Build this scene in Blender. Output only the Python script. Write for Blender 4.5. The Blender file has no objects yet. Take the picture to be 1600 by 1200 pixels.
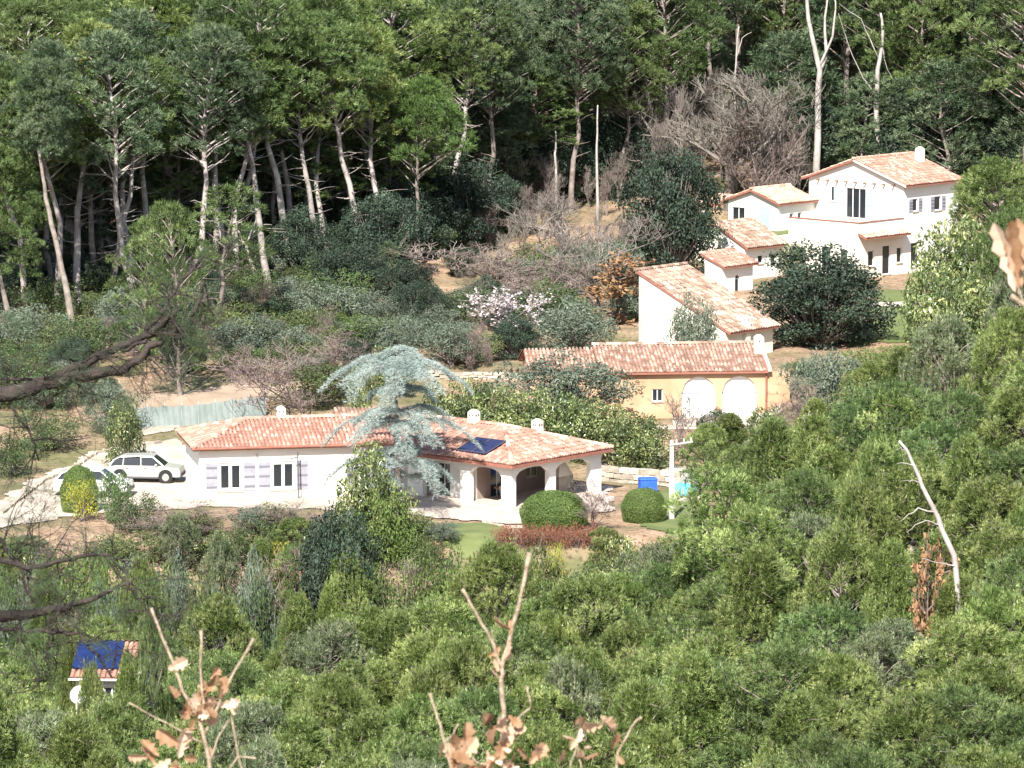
import bpy, math, random
import numpy as np
from math import radians as R, sin, cos, tan, pi
random.seed(7)
sc = bpy.context.scene

# ------------------------------------------------------------------ camera, light, exposure
FPX = 7500.0                       # focal length in pixels of the 1600 px wide picture
PITCH = R(7.56)
CAMZ = 40.0
cam_d = bpy.data.cameras.new("camera"); cam = bpy.data.objects.new("camera", cam_d)
sc.collection.objects.link(cam); sc.camera = cam
cam_d.sensor_width = 36.0; cam_d.lens = FPX / 1600 * 36.0
cam_d.clip_start = 0.5; cam_d.clip_end = 2500
cam.location = (0, 0, CAMZ); cam.rotation_euler = (pi / 2 - PITCH, 0, 0)
cam_d.dof.use_dof = True; cam_d.dof.focus_distance = 260; cam_d.dof.aperture_fstop = 24.0

SUN_AZ = R(-12)      # where the sun stands, seen from above: 0 = straight behind the camera, minus = to its left
SUN_EL = R(43)
to_sun = np.array([sin(SUN_AZ) * cos(SUN_EL), -cos(SUN_AZ) * cos(SUN_EL), sin(SUN_EL)])
w = bpy.data.worlds.new("World"); sc.world = w; w.use_nodes = True
nt = w.node_tree; bg = nt.nodes["Background"]
sky = nt.nodes.new("ShaderNodeTexSky"); sky.sky_type = 'NISHITA'; sky.sun_disc = False
sky.sun_elevation = SUN_EL
sky.sun_rotation = math.atan2(to_sun[0], to_sun[1])
nt.links.new(sky.outputs[0], bg.inputs[0]); bg.inputs[1].default_value = 0.085
sl = bpy.data.lights.new("sun", 'SUN'); so = bpy.data.objects.new("sun", sl); sc.collection.objects.link(so)
sl.energy = 5.0; sl.angle = R(0.5); sl.color = (1.0, 0.95, 0.87)
import mathutils
so.rotation_euler = mathutils.Vector(to_sun).to_track_quat('Z', 'Y').to_euler()
so.location = (0, 0, 80)
sc.view_settings.view_transform = 'Standard'; sc.view_settings.look = 'None'
sc.view_settings.gamma = 1.0; sc.view_settings.use_curve_mapping = False
sc.view_settings.exposure = 1.22
sc.cycles.max_bounces = 6; sc.cycles.diffuse_bounces = 3; sc.cycles.transmission_bounces = 3

# ------------------------------------------------------------------ mesh helpers
def link(o, parent=None):
    sc.collection.objects.link(o)
    if parent is not None: o.parent = parent
    return o

class MB:
    """collects points and faces (with a random tint per face) into one mesh"""
    def __init__(s): s.v = []; s.q = []; s.t = []; s.qt = []; s.tt = []; s.n = 0
    def add(s, v, q=None, t=None, tint=0.5):
        v = np.asarray(v, dtype=np.float32).reshape(-1, 3)
        if q is not None and len(q):
            q = np.asarray(q, dtype=np.int32).reshape(-1, 4) + s.n; s.q.append(q)
            s.qt.append(np.broadcast_to(np.asarray(tint, dtype=np.float32), (len(q),)))
        if t is not None and len(t):
            t = np.asarray(t, dtype=np.int32).reshape(-1, 3) + s.n; s.t.append(t)
            s.tt.append(np.broadcast_to(np.asarray(tint, dtype=np.float32), (len(t),)))
        s.v.append(v); s.n += len(v)
    def box(s, x0, y0, z0, x1, y1, z1, tint=0.5):
        v = [(x, y, z) for z in (z0, z1) for y in (y0, y1) for x in (x0, x1)]
        s.add(v, [(0, 2, 3, 1), (4, 5, 7, 6), (0, 1, 5, 4), (2, 6, 7, 3), (0, 4, 6, 2), (1, 3, 7, 5)], tint=tint)
    def prism(s, bottom, top, tint=0.5):
        n = len(bottom)
        s.add(list(bottom) + list(top), [(i, (i + 1) % n, n + (i + 1) % n, n + i) for i in range(n)],
              [(0, i + 1, i) for i in range(1, n - 1)] + [(n, n + i, n + i + 1) for i in range(1, n - 1)], tint=tint)
    def tube(s, pts, rad, sides=5, tint=0.5, cap=False):
        pts = np.asarray(pts, float); n = len(pts)
        rad = np.broadcast_to(np.asarray(rad, float), (n,))
        d = np.gradient(pts, axis=0); d /= (np.linalg.norm(d, axis=1, keepdims=True) + 1e-9)
        up = np.array([0.13, 0.21, 0.97]) if abs(d[0][2]) < 0.9 else np.array([0.97, 0.2, 0.1])
        a = np.cross(d, up); a /= (np.linalg.norm(a, axis=1, keepdims=True) + 1e-9); b = np.cross(d, a)
        ang = np.arange(sides) * 2 * pi / sides
        v = pts[:, None] + rad[:, None, None] * (a[:, None] * np.cos(ang)[None, :, None] + b[:, None] * np.sin(ang)[None, :, None])
        q = [(i * sides + k, (i + 1) * sides + k, (i + 1) * sides + (k + 1) % sides, i * sides + (k + 1) % sides)
             for i in range(n - 1) for k in range(sides)]
        t = []
        if cap:
            t = [(0, k, k + 1) for k in range(1, sides - 1)] + [((n - 1) * sides, (n - 1) * sides + k + 1, (n - 1) * sides + k) for k in range(1, sides - 1)]
        s.add(v.reshape(-1, 3), q, t, tint)
    def mesh(s, name, mat, smooth=False):
        me = bpy.data.meshes.new(name)
        v = np.concatenate(s.v) if s.v else np.zeros((0, 3), np.float32)
        q = np.concatenate(s.q) if s.q else np.zeros((0, 4), np.int32)
        t = np.concatenate(s.t) if s.t else np.zeros((0, 3), np.int32)
        tint = np.concatenate([x for x in s.qt + s.tt]) if (s.qt or s.tt) else np.zeros(0)
        me.vertices.add(len(v)); me.vertices.foreach_set("co", v.ravel())
        nl = q.size + t.size; me.loops.add(nl)
        me.loops.foreach_set("vertex_index", np.concatenate([q.ravel(), t.ravel()]).astype(np.int32))
        nf = len(q) + len(t); me.polygons.add(nf)
        me.polygons.foreach_set("loop_start", np.concatenate([np.arange(len(q)) * 4, q.size + np.arange(len(t)) * 3]).astype(np.int32))
        me.update(calc_edges=True)
        at = me.attributes.new("tint", 'FLOAT', 'FACE'); at.data.foreach_set("value", tint.astype(np.float32))
        me.polygons.foreach_set("use_smooth", np.full(nf, bool(smooth)))
        if mat: me.materials.append(mat)
        me.validate()
        return me
    def obj(s, name, mat, parent=None, smooth=False, **kw):
        o = link(bpy.data.objects.new(name, s.mesh(name, mat, smooth)), parent)
        for k, x in kw.items(): o[k] = x
        return o

def thing(name, loc, rot, label, cat, group=None):
    o = link(bpy.data.objects.new(name, None)); o.location = loc
    o.rotation_euler = rot if hasattr(rot, '__len__') else (0, 0, rot)
    o.empty_display_size = 0.3
    o['label'] = label; o['category'] = cat
    if group: o['group'] = group
    return o

# ------------------------------------------------------------------ materials
MATS = {}
def mat(name, c1, c2=None, rough=0.8, scale=3.0, tint=0.0, tintcol=None, objvar=0.0, bump=0.0, metal=0.0, transl=0.0, detail=4.0, objspace=True, emit=None, spec=0.3, hi=None):
    m = bpy.data.materials.new(name); m.use_nodes = True; n = m.node_tree.nodes; L = m.node_tree.links
    p = n["Principled BSDF"]; p.inputs["Roughness"].default_value = rough; p.inputs["Metallic"].default_value = metal
    p.inputs["Specular IOR Level"].default_value = spec
    c2 = c2 or c1
    tc = n.new("ShaderNodeTexCoord"); no = n.new("ShaderNodeTexNoise"); no.inputs["Scale"].default_value = scale
    no.inputs["Detail"].default_value = detail
    L.new(tc.outputs["Object" if objspace else "Generated"], no.inputs["Vector"])
    mr = n.new("ShaderNodeMapRange"); mr.inputs[1].default_value = 0.35; mr.inputs[2].default_value = 0.65
    L.new(no.outputs[0], mr.inputs[0])
    mx = n.new("ShaderNodeMix"); mx.data_type = 'RGBA'; mx.inputs[6].default_value = (*c1, 1); mx.inputs[7].default_value = (*c2, 1)
    L.new(mr.outputs[0], mx.inputs[0]); col = mx.outputs[2]
    if tint or tintcol:
        a = n.new("ShaderNodeAttribute"); a.attribute_name = "tint"
        if tintcol:
            m2 = n.new("ShaderNodeMix"); m2.data_type = 'RGBA'; m2.inputs[7].default_value = (*tintcol, 1)
            mr2 = n.new("ShaderNodeMapRange"); mr2.inputs[1].default_value = 0.45; mr2.inputs[2].default_value = 1.0; mr2.inputs[4].default_value = 0.85
            L.new(a.outputs["Fac"], mr2.inputs[0]); L.new(mr2.outputs[0], m2.inputs[0]); L.new(col, m2.inputs[6]); col = m2.outputs[2]
        if tint:
            h = n.new("ShaderNodeHueSaturation"); mm = n.new("ShaderNodeMapRange")
            mm.inputs[3].default_value = 1 - tint; mm.inputs[4].default_value = 1 + tint
            L.new(a.outputs["Fac"], mm.inputs[0]); L.new(mm.outputs[0], h.inputs["Value"]); L.new(col, h.inputs["Color"]); col = h.outputs[0]
    if objvar:
        oi = n.new("ShaderNodeObjectInfo"); h = n.new("ShaderNodeHueSaturation")
        ma = n.new("ShaderNodeMapRange"); ma.inputs[3].default_value = 1 - objvar; ma.inputs[4].default_value = 1 + objvar
        mb = n.new("ShaderNodeMapRange"); mb.inputs[3].default_value = 0.5 - objvar * 0.07; mb.inputs[4].default_value = 0.5 + objvar * 0.07
        L.new(oi.outputs["Random"], ma.inputs[0]); L.new(ma.outputs[0], h.inputs["Value"])
        fr = n.new("ShaderNodeMath"); fr.operation = 'MULTIPLY'; fr.inputs[1].default_value = 17.3
        f2 = n.new("ShaderNodeMath"); f2.operation = 'FRACT'
        L.new(oi.outputs["Random"], fr.inputs[0]); L.new(fr.outputs[0], f2.inputs[0]); L.new(f2.outputs[0], mb.inputs[0]); L.new(mb.outputs[0], h.inputs["Hue"])
        L.new(col, h.inputs["Color"]); col = h.outputs[0]
    L.new(col, p.inputs["Base Color"])
    if bump:
        b = n.new("ShaderNodeBump"); b.inputs["Strength"].default_value = bump; b.inputs["Distance"].default_value = 0.05
        n2 = n.new("ShaderNodeTexNoise"); n2.inputs["Scale"].default_value = scale * 6; L.new(tc.outputs["Object"], n2.inputs["Vector"])
        L.new(n2.outputs[0], b.inputs["Height"]); L.new(b.outputs[0], p.inputs["Normal"])
    if transl:
        tr = n.new("ShaderNodeBsdfTranslucent"); L.new(col, tr.inputs[0]); ms = n.new("ShaderNodeMixShader"); ms.inputs[0].default_value = transl
        out = n["Material Output"]; L.new(p.outputs[0], ms.inputs[1]); L.new(tr.outputs[0], ms.inputs[2]); L.new(ms.outputs[0], out.inputs[0])
    MATS[name] = m
    return m

M_needle = mat("pine_needles", (0.078, 0.130, 0.038), (0.112, 0.168, 0.054), rough=0.45, scale=0.6, tint=0.6, tintcol=(0.19, 0.24, 0.10), objvar=0.16, transl=0.25)
M_needle_dk = mat("dark_pine_needles", (0.060, 0.104, 0.050), (0.090, 0.138, 0.068), rough=0.5, scale=0.6, tint=0.6, tintcol=(0.17, 0.20, 0.12), objvar=0.16, transl=0.22)
M_needle_lt = mat("bright_pine_needles", (0.092, 0.150, 0.034), (0.140, 0.195, 0.050), rough=0.42, scale=0.35, tint=0.6, tintcol=(0.30, 0.34, 0.14), objvar=0.2, transl=0.28)
M_umb = mat("umbrella_pine_needles", (0.085, 0.145, 0.040), (0.11, 0.175, 0.052), rough=0.55, scale=0.7, tint=0.4, transl=0.3)
M_grey = mat("grey_green_needles", (0.095, 0.14, 0.058), (0.14, 0.18, 0.085), rough=0.5, scale=0.5, tint=0.6, tintcol=(0.27, 0.29, 0.19), objvar=0.15, transl=0.2)
M_cedar = mat("blue_cedar_needles", (0.27, 0.34, 0.32), (0.36, 0.42, 0.39), rough=0.6, scale=0.8, tint=0.35, transl=0.15)
M_olive = mat("olive_leaves", (0.10, 0.135, 0.095), (0.15, 0.18, 0.13), rough=0.5, scale=0.8, tint=0.45, objvar=0.15, transl=0.15)
M_holm = mat("holm_oak_leaves", (0.026, 0.047, 0.030), (0.045, 0.068, 0.043), rough=0.6, scale=0.7, tint=0.6, objvar=0.12, transl=0.1, spec=0.3)
M_laurel = mat("laurel_leaves", (0.06, 0.105, 0.035), (0.13, 0.17, 0.06), rough=0.35, scale=0.8, tint=0.5, tintcol=(0.30, 0.32, 0.13), objvar=0.15, transl=0.2, spec=0.6)
M_shrub = mat("shrub_leaves", (0.075, 0.12, 0.04), (0.12, 0.15, 0.06), rough=0.5, scale=1.0, tint=0.5, objvar=0.35, transl=0.25)
M_grn = mat("fresh_green_leaves", (0.11, 0.17, 0.045), (0.15, 0.21, 0.06), rough=0.5, scale=1.0, tint=0.4, objvar=0.1, transl=0.3)
M_yel = mat("yellow_blossom", (0.42, 0.38, 0.05), (0.26, 0.30, 0.06), rough=0.6, scale=2.0, tint=0.4, objvar=0.1, transl=0.3)
M_red = mat("russet_leaves", (0.26, 0.09, 0.06), (0.20, 0.10, 0.07), rough=0.6, scale=2.0, tint=0.4, objvar=0.1, transl=0.2)
M_dry = mat("dry_oak_leaves", (0.42, 0.25, 0.13), (0.30, 0.17, 0.09), rough=0.6, scale=2.0, tint=0.4, objvar=0.1, transl=0.3)
M_blos = mat("white_almond_blossom", (0.72, 0.66, 0.66), (0.6, 0.52, 0.54), rough=0.7, scale=3, tint=0.2, transl=0.3)
M_bark = mat("pine_bark", (0.15, 0.12, 0.105), (0.28, 0.24, 0.215), rough=0.95, scale=2.0, bump=0.6, objvar=0.15)
M_bark2 = mat("sunlit_pine_bark", (0.26, 0.225, 0.21), (0.42, 0.375, 0.35), rough=0.95, scale=1.6, bump=0.6, objvar=0.2)  # paler copy of the pine bark, with sunlight put into the colour
M_dead = mat("bleached_dead_wood", (0.44, 0.405, 0.375), (0.28, 0.25, 0.23), rough=0.9, scale=2.0, bump=0.4)
M_twig = mat("grey_twigs", (0.15, 0.13, 0.115), (0.23, 0.20, 0.175), rough=0.9, scale=1.5, objvar=0.2)
M_twigp = mat("brown_twigs", (0.145, 0.11, 0.10), (0.22, 0.175, 0.155), rough=0.9, scale=1.5, objvar=0.2)
M_darkbark = mat("dark_near_bark", (0.030, 0.024, 0.022), (0.06, 0.048, 0.042), rough=0.95, scale=9.0, bump=0.5)  # near bark kept almost black: canopy shade painted into the colour
M_oaktwig = mat("pale_oak_twig", (0.50, 0.41, 0.30), (0.28, 0.21, 0.15), rough=0.8, scale=45, bump=0.5)
M_oakleaf = mat("withered_oak_leaf", (0.34, 0.18, 0.09), (0.52, 0.34, 0.21), rough=0.65, scale=30, tint=0.4, tintcol=(0.66, 0.52, 0.40), transl=0.35)

M_plaster = mat("white_plaster", (0.80, 0.77, 0.72), (0.74, 0.71, 0.66), rough=0.9, scale=0.7, bump=0.15)
M_cream = mat("cream_plaster", (0.78, 0.72, 0.62), (0.70, 0.64, 0.54), rough=0.9, scale=0.6, bump=0.2)
M_ochre = mat("orange_ochre_plaster", (0.42, 0.265, 0.16), (0.50, 0.345, 0.225), rough=0.9, scale=0.7, bump=0.2)
M_stone = mat("pale_rubble_stone", (0.42, 0.37, 0.30), (0.31, 0.27, 0.22), rough=0.95, scale=2.2, tint=0.25, bump=0.6)
M_tileA = mat("terracotta_tile", (0.36, 0.195, 0.145), (0.44, 0.26, 0.20), rough=0.85, scale=0.7, tint=0.3, tintcol=(0.50, 0.36, 0.29))
M_tileB = mat("weathered_terracotta_tile", (0.27, 0.175, 0.13), (0.44, 0.32, 0.25), rough=0.9, scale=1.5, tint=0.4, tintcol=(0.50, 0.36, 0.28))
M_tileC = mat("faded_pale_tile", (0.46, 0.29, 0.21), (0.54, 0.38, 0.29), rough=0.9, scale=1.0, tint=0.25, tintcol=(0.60, 0.46, 0.37))
M_slab = mat("roof_deck_terracotta", (0.25, 0.10, 0.075), (0.30, 0.13, 0.095), rough=0.9)  # terracotta, darkened to paint the gutter's shadow line along the eaves
M_glass = mat("dark_window_glass", (0.02, 0.025, 0.03), rough=0.06, spec=0.5)
M_whitewood = mat("white_painted_wood", (0.80, 0.79, 0.77), rough=0.6)
M_lilac = mat("pale_grey_shutter_paint", (0.30, 0.30, 0.34), (0.25, 0.25, 0.29), rough=0.6)
M_batten = mat("grey_batten_paint", (0.16, 0.16, 0.19), rough=0.6)
M_blue = mat("pale_blue_shutter_paint", (0.30, 0.40, 0.42), (0.34, 0.43, 0.45), rough=0.6)
M_solar = mat("solar_panel_glass", (0.016, 0.018, 0.06), (0.022, 0.024, 0.075), rough=0.15, spec=0.5)
M_solarb = mat("blue_solar_panel_glass", (0.010, 0.020, 0.075), (0.014, 0.028, 0.10), rough=0.2, spec=0.5)
M_alu = mat("aluminium", (0.6, 0.6, 0.62), rough=0.35, metal=0.9)
M_conc = mat("grey_concrete", (0.52, 0.50, 0.46), (0.42, 0.40, 0.37), rough=0.9, scale=2, bump=0.3)
M_dkmetal = mat("dark_metal", (0.10, 0.09, 0.10), rough=0.5)
M_pool = mat("turquoise_pool_water", (0.02, 0.40, 0.62), (0.03, 0.50, 0.70), rough=0.08, scale=2, spec=0.5)
M_bluebox = mat("blue_plastic", (0.03, 0.10, 0.52), (0.04, 0.13, 0.60), rough=0.4)
M_soil = mat("brown_soil", (0.30, 0.22, 0.16), rough=1)
M_lawn = mat("mown_lawn", (0.10, 0.135, 0.045), (0.15, 0.17, 0.065), rough=0.9, scale=0.8, bump=0.5, objspace=True)
M_drive = mat("pale_gravel_driveway", (0.52, 0.46, 0.38), (0.36, 0.31, 0.25), rough=0.95, scale=0.5, bump=0.5)
M_path = mat("sandy_path", (0.36, 0.27, 0.20), (0.28, 0.21, 0.15), rough=0.95, scale=0.6, bump=0.5)
M_inner = mat("porch_plaster_painted_shade", (0.27, 0.20, 0.175), (0.33, 0.25, 0.22), rough=0.9, scale=0.8)  # inner wall plaster, darkened so its colour carries the porch's shade
M_terr = mat("terrace_paving", (0.50, 0.44, 0.38), (0.42, 0.35, 0.30), rough=0.85, scale=1.0, bump=0.2)
M_net = mat("green_fence_net", (0.20, 0.25, 0.235), (0.28, 0.32, 0.31), rough=0.9, scale=0.7)
M_carpaint = mat("pale_metallic_car_paint", (0.50, 0.52, 0.47), rough=0.25, metal=0.3, spec=0.5)
M_carwhite = mat("white_car_paint", (0.75, 0.76, 0.76), rough=0.25, spec=0.5)
M_tyre = mat("black_rubber", (0.02, 0.02, 0.022), rough=0.85)
M_rim = mat("silver_wheel_rim", (0.55, 0.55, 0.56), rough=0.3, metal=0.8)
M_lampred = mat("red_lamp_lens", (0.4, 0.02, 0.02), rough=0.3)
M_wood = mat("brown_wood", (0.20, 0.12, 0.07), (0.28, 0.17, 0.10), rough=0.8, scale=4)

# ground material
def ground_mat():
    m = bpy.data.materials.new("hillside_ground"); m.use_nodes = True; n = m.node_tree.nodes; L = m.node_tree.links
    p = n["Principled BSDF"]; p.inputs["Roughness"].default_value = 0.95; p.inputs["Specular IOR Level"].default_value = 0.1
    tc = n.new("ShaderNodeTexCoord")
    def noise(s, d=6):
        x = n.new("ShaderNodeTexNoise"); x.inputs["Scale"].default_value = s; x.inputs["Detail"].default_value = d
        L.new(tc.outputs["Object"], x.inputs["Vector"]); return x.outputs[0]
    def mix(f, a, b, lo, hi):
        r = n.new("ShaderNodeMapRange"); r.inputs[1].default_value = lo; r.inputs[2].default_value = hi; L.new(f, r.inputs[0])
        x = n.new("ShaderNodeMix"); x.data_type = 'RGBA'; L.new(r.outputs[0], x.inputs[0])
        for i, c in ((6, a), (7, b)):
            if isinstance(c, tuple): x.inputs[i].default_value = (*c, 1)
            else: L.new(c, x.inputs[i])
        return x.outputs[2]
    soil = mix(noise(0.9), (0.26, 0.175, 0.115), (0.36, 0.26, 0.18), 0.35, 0.65)
    dry = mix(noise(1.4), (0.19, 0.16, 0.095), (0.12, 0.13, 0.06), 0.35, 0.65)
    c = mix(noise(0.16), soil, dry, 0.46, 0.60)
    c = mix(noise(3.5, 8), c, (0.10, 0.07, 0.05), 0.52, 0.70)
    L.new(c, p.inputs["Base Color"])
    b = n.new("ShaderNodeBump"); b.inputs["Strength"].default_value = 0.8; b.inputs["Distance"].default_value = 0.15
    L.new(noise(2.5, 8), b.inputs["Height"]); L.new(b.outputs[0], p.inputs["Normal"])
    return m
M_ground = ground_mat()

# ------------------------------------------------------------------ picture <-> place
def ray(u, v):
    a = (u - 800) / FPX; b = (600 - v) / FPX
    d = np.array([a, cos(PITCH) + b * sin(PITCH), -sin(PITCH) + b * cos(PITCH)])
    return d / d[1]
def P(u, v, Y):
    r = ray(u, v); return np.array([r[0] * Y, Y, CAMZ + r[2] * Y])
def X(u, Y, v=600): return ray(u, v)[0] * Y
def proj(x, y, z):
    dz = z - CAMZ; f = y * cos(PITCH) - dz * sin(PITCH); up = y * sin(PITCH) + dz * cos(PITCH)
    return 800 + x / f * FPX, 600 - up / f * FPX

# ------------------------------------------------------------------ terrain
US = [-400, 0, 420, 600, 1000, 1060, 1110, 1180, 1280, 1350, 1420, 1500, 1600, 2000]
VS = [985, 985, 985, 915, 900, 860, 775, 700, 650, 600, 560, 540, 520, 500]
YB = 232.0
def top_v(u, Y): 
    vs = np.interp(u, US, VS); k = (YB - Y) / (YB - 168.0)
    return vs + (1240 - vs) * k
ZY = [-80, 0, 14, 30, 60, 110, 150, 243, 264, 275, 290, 310, 330, 350, 400, 450, 520, 620, 800]
ZZ = [44, 38.4, 35.3, 29.5, 19, 3, -3.5, 0, 0.1, 1.2, 2.2, 3.2, 4.5, 6.5, 13, 22, 34, 52, 80]
PADS = [  # x0,x1,y0,y1,z,margin
    (-23, 5, 247, 262, 0.0, 3.0), (5, 14, 276, 287, 0.75, 3.0), (7.5, 15, 292, 302, 2.5, 2.5),
    (14, 32, 322, 345, 3.35, 4.0)]
def sm(t): t = np.clip(t, 0, 1); return t * t * (3 - 2 * t)
def terr_raw(x, y):
    x = np.asarray(x, float); y = np.asarray(y, float)
    z = np.interp(y, ZY, ZZ)
    z = z + 0.35 * np.sin(x * 0.21 + 1.3) * np.sin(y * 0.17) * sm((y - 262) / 12) + 0.18 * np.sin(x * 0.9 + y * 0.5) * np.sin(y * 0.8 - x * .3) * sm((y - 268) / 12)
    u = 800 + x / np.maximum(y, 1) * FPX / 1.0
    yc = np.clip(y, 150, YB); tv = top_v(u, yc)
    b = (600 - tv) / FPX; rz = (-sin(PITCH) + b * cos(PITCH)) / (cos(PITCH) + b * sin(PITCH))
    zt = CAMZ + rz * yc - 6.6
    right = sm((u - 1040) / 200)
    wgt = sm((y - 140) / 20) * (1 - sm((y - YB) / (11 + 14 * right)))
    z = z * (1 - wgt) + zt * wgt
    for x0, x1, y0, y1, pz, mg in PADS:
        dx = np.maximum(np.maximum(x0 - x, x - x1), 0); dy = np.maximum(np.maximum(y0 - y, y - y1), 0)
        k = 1 - sm(np.hypot(dx, dy) / mg); z = z * (1 - k) + pz * k
    return z
gx = np.concatenate([np.arange(-160, -44, 6.0), np.arange(-44, 44.1, 1.0), np.arange(50, 161, 6.0)])
gy = np.concatenate([np.arange(-60, 140, 5.0), np.arange(140, 225, 2.0), np.arange(225, 360, 1.0), np.arange(360, 460, 4.0), np.arange(460, 801, 20.0)])
GX, GY = np.meshgrid(gx, gy); GZ = terr_raw(GX, GY)
def ground(x, y):
    i = int(np.clip(np.searchsorted(gx, x) - 1, 0, len(gx) - 2)); j = int(np.clip(np.searchsorted(gy, y) - 1, 0, len(gy) - 2))
    a = (x - gx[i]) / (gx[i + 1] - gx[i]); b = (y - gy[j]) / (gy[j + 1] - gy[j])
    return (GZ[j, i] * (1 - a) + GZ[j, i + 1] * a) * (1 - b) + (GZ[j + 1, i] * (1 - a) + GZ[j + 1, i + 1] * a) * b
def G(u, v, ymin=236.0):
    r = ray(u, v); Y = ymin
    while Y < 600:
        if CAMZ + r[2] * Y < ground(r[0] * Y, Y): break
        Y += 0.5
    return np.array([r[0] * Y, Y, ground(r[0] * Y, Y)])
mb = MB(); ny, nx = GX.shape
idx = np.arange(ny * nx).reshape(ny, nx)
q = np.stack([idx[:-1, :-1], idx[:-1, 1:], idx[1:, 1:], idx[1:, :-1]], -1).reshape(-1, 4)
mb.add(np.stack([GX, GY, GZ], -1), q)
mb.obj("ground", M_ground, smooth=True, kind='structure')

def sheet(name, poly_px, m, lift=0.04, step=0.15, ymin=238.0, world=None, **kw):
    """a patch of paving or lawn draped on the ground inside an outline"""
    pts = [G(u, v, ymin)[:2] for u, v in poly_px] if world is None else [np.array(p) for p in world]
    P2 = np.array(pts); x0, y0 = P2.min(0); x1, y1 = P2.max(0)
    xs = np.arange(x0, x1 + step, step); ys = np.arange(y0, y1 + step, step)
    def inside(x, y):
        c = False; n = len(P2)
        for i in range(n):
            ax, ay = P2[i]; bx, by = P2[(i + 1) % n]
            if (ay > y) != (by > y) and x < (bx - ax) * (y - ay) / (by - ay) + ax: c = not c
        return c
    mb = MB(); ids = {}; V = []; Q = []
    def vid(i, j):
        if (i, j) not in ids:
            ids[(i, j)] = len(V); x, y = xs[i], ys[j]; V.append((x, y, ground(x, y) + lift))
        return ids[(i, j)]
    for i in range(len(xs) - 1):
        for j in range(len(ys) - 1):
            if inside((xs[i] + xs[i + 1]) / 2 + .25 * sin(ys[j] * 1.7) + .12 * sin(ys[j] * 5.1), (ys[j] + ys[j + 1]) / 2 + .3 * sin(xs[i] * 1.3) + .15 * sin(xs[i] * 4.3)):
                Q.append((vid(i, j), vid(i + 1, j), vid(i + 1, j + 1), vid(i, j + 1)))
    if Q:
        mb.add(V, Q); return mb.obj(name, m, smooth=True, **kw)

sheet("driveway", [(-60, 815), (60, 748), (150, 708), (285, 690), (300, 700), (520, 700), (560, 790), (520, 800), (330, 795), (200, 800), (110, 808), (-60, 850)], M_drive, 0.05, kind='structure')
sheet("bank", [(190, 672), (285, 655), (285, 672), (195, 690)], M_stone, 0.05, kind='structure', ymin=262)
sheet("terrace", [(560, 790), (640, 788), (700, 770), (840, 770), (950, 760), (960, 800), (850, 815), (790, 822), (640, 806), (560, 800)], M_terr, 0.07, kind='structure')
sheet("lawn", [(700, 818), (790, 822), (800, 855), (745, 880), (690, 850)], M_lawn, 0.05, kind='structure')
sheet("lawn", [(1030, 770), (1110, 760), (1110, 830), (1050, 850), (1000, 820)], M_lawn, 0.05, kind='structure')
sheet("path", [(940, 720), (1100, 735), (1100, 760), (1040, 765), (940, 745)], M_terr, 0.045, kind='structure')
sheet("lawn", [(1360, 482), (1440, 482), (1480, 560), (1330, 560)], M_lawn, 0.05, ymin=300, kind='structure')
sheet("lawn", [(1370, 455), (1440, 455), (1440, 474), (1370, 474)], M_lawn, 0.05, ymin=300, kind='structure')
sheet("path", [(1360, 474), (1480, 474), (1480, 482), (1360, 482)], M_drive, 0.05, ymin=300, kind='structure')
sheet("path", [(200, 618), (420, 598), (520, 592), (520, 620), (400, 632), (200, 640)], M_path, 0.05, ymin=262, kind='structure')

# ------------------------------------------------------------------ building helpers (local frame of a house)
def wall(root, p0, p1, H, openings=(), th=0.25, m=None, z0=-0.6, gable=None, name='wall', label=None, base=None):
    """wall from p0 to p1 (local xy), outward side on the right hand; openings (x0,x1,z0,z1,arch); gable = [(x,extra height)]"""
    p0 = np.array(p0, float); p1 = np.array(p1, float); L = np.linalg.norm(p1 - p0); d = (p1 - p0) / L
    n = np.array([-d[1], d[0]])            # inward
    xs = {0.0, L}
    for x0, x1, a, b, ar in openings:
        xs |= {x0, x1}
        if ar: xs |= {x0 + (x1 - x0) * k / 10 for k in range(11)}
    if gable: xs |= {g[0] for g in gable if 0 < g[0] < L}
    xs = sorted(xs)
    top = (lambda x: H) if not gable else (lambda x: H + np.interp(x, [g[0] for g in gable], [g[1] for g in gable]))
    mb = MB()
    for xa, xb in zip(xs[:-1], xs[1:]):
        if xb - xa < 1e-5: continue
        segs = [(z0, z0)]
        xm = (xa + xb) / 2
        ops = sorted([o for o in openings if o[0] < xm < o[1]], key=lambda o: o[2])
        lo = (z0, z0); pieces = []
        for o in ops:
            pieces.append((lo, (o[2], o[2])))
            def ztop(x):
                t = (x - o[0]) / (o[1] - o[0]) * 2 - 1
                return o[3] + o[4] * math.sqrt(max(0, 1 - t * t))
            lo = (ztop(xa), ztop(xb))
        pieces.append((lo, (top(xa), top(xb))))
        for (la, lb), (ta, tb) in pieces:
            if ta - la < 1e-4 and tb - lb < 1e-4: continue
            A = p0 + d * xa; B = p0 + d * xb; A2 = A + n * th; B2 = B + n * th
            mb.prism([(*A, la), (*B, lb), (*B2, lb), (*A2, la)], [(*A, ta), (*B, tb), (*B2, tb), (*A2, ta)])
    o = mb.obj(name, m or M_plaster, root)
    if label: o['label'] = label
    return o

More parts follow.
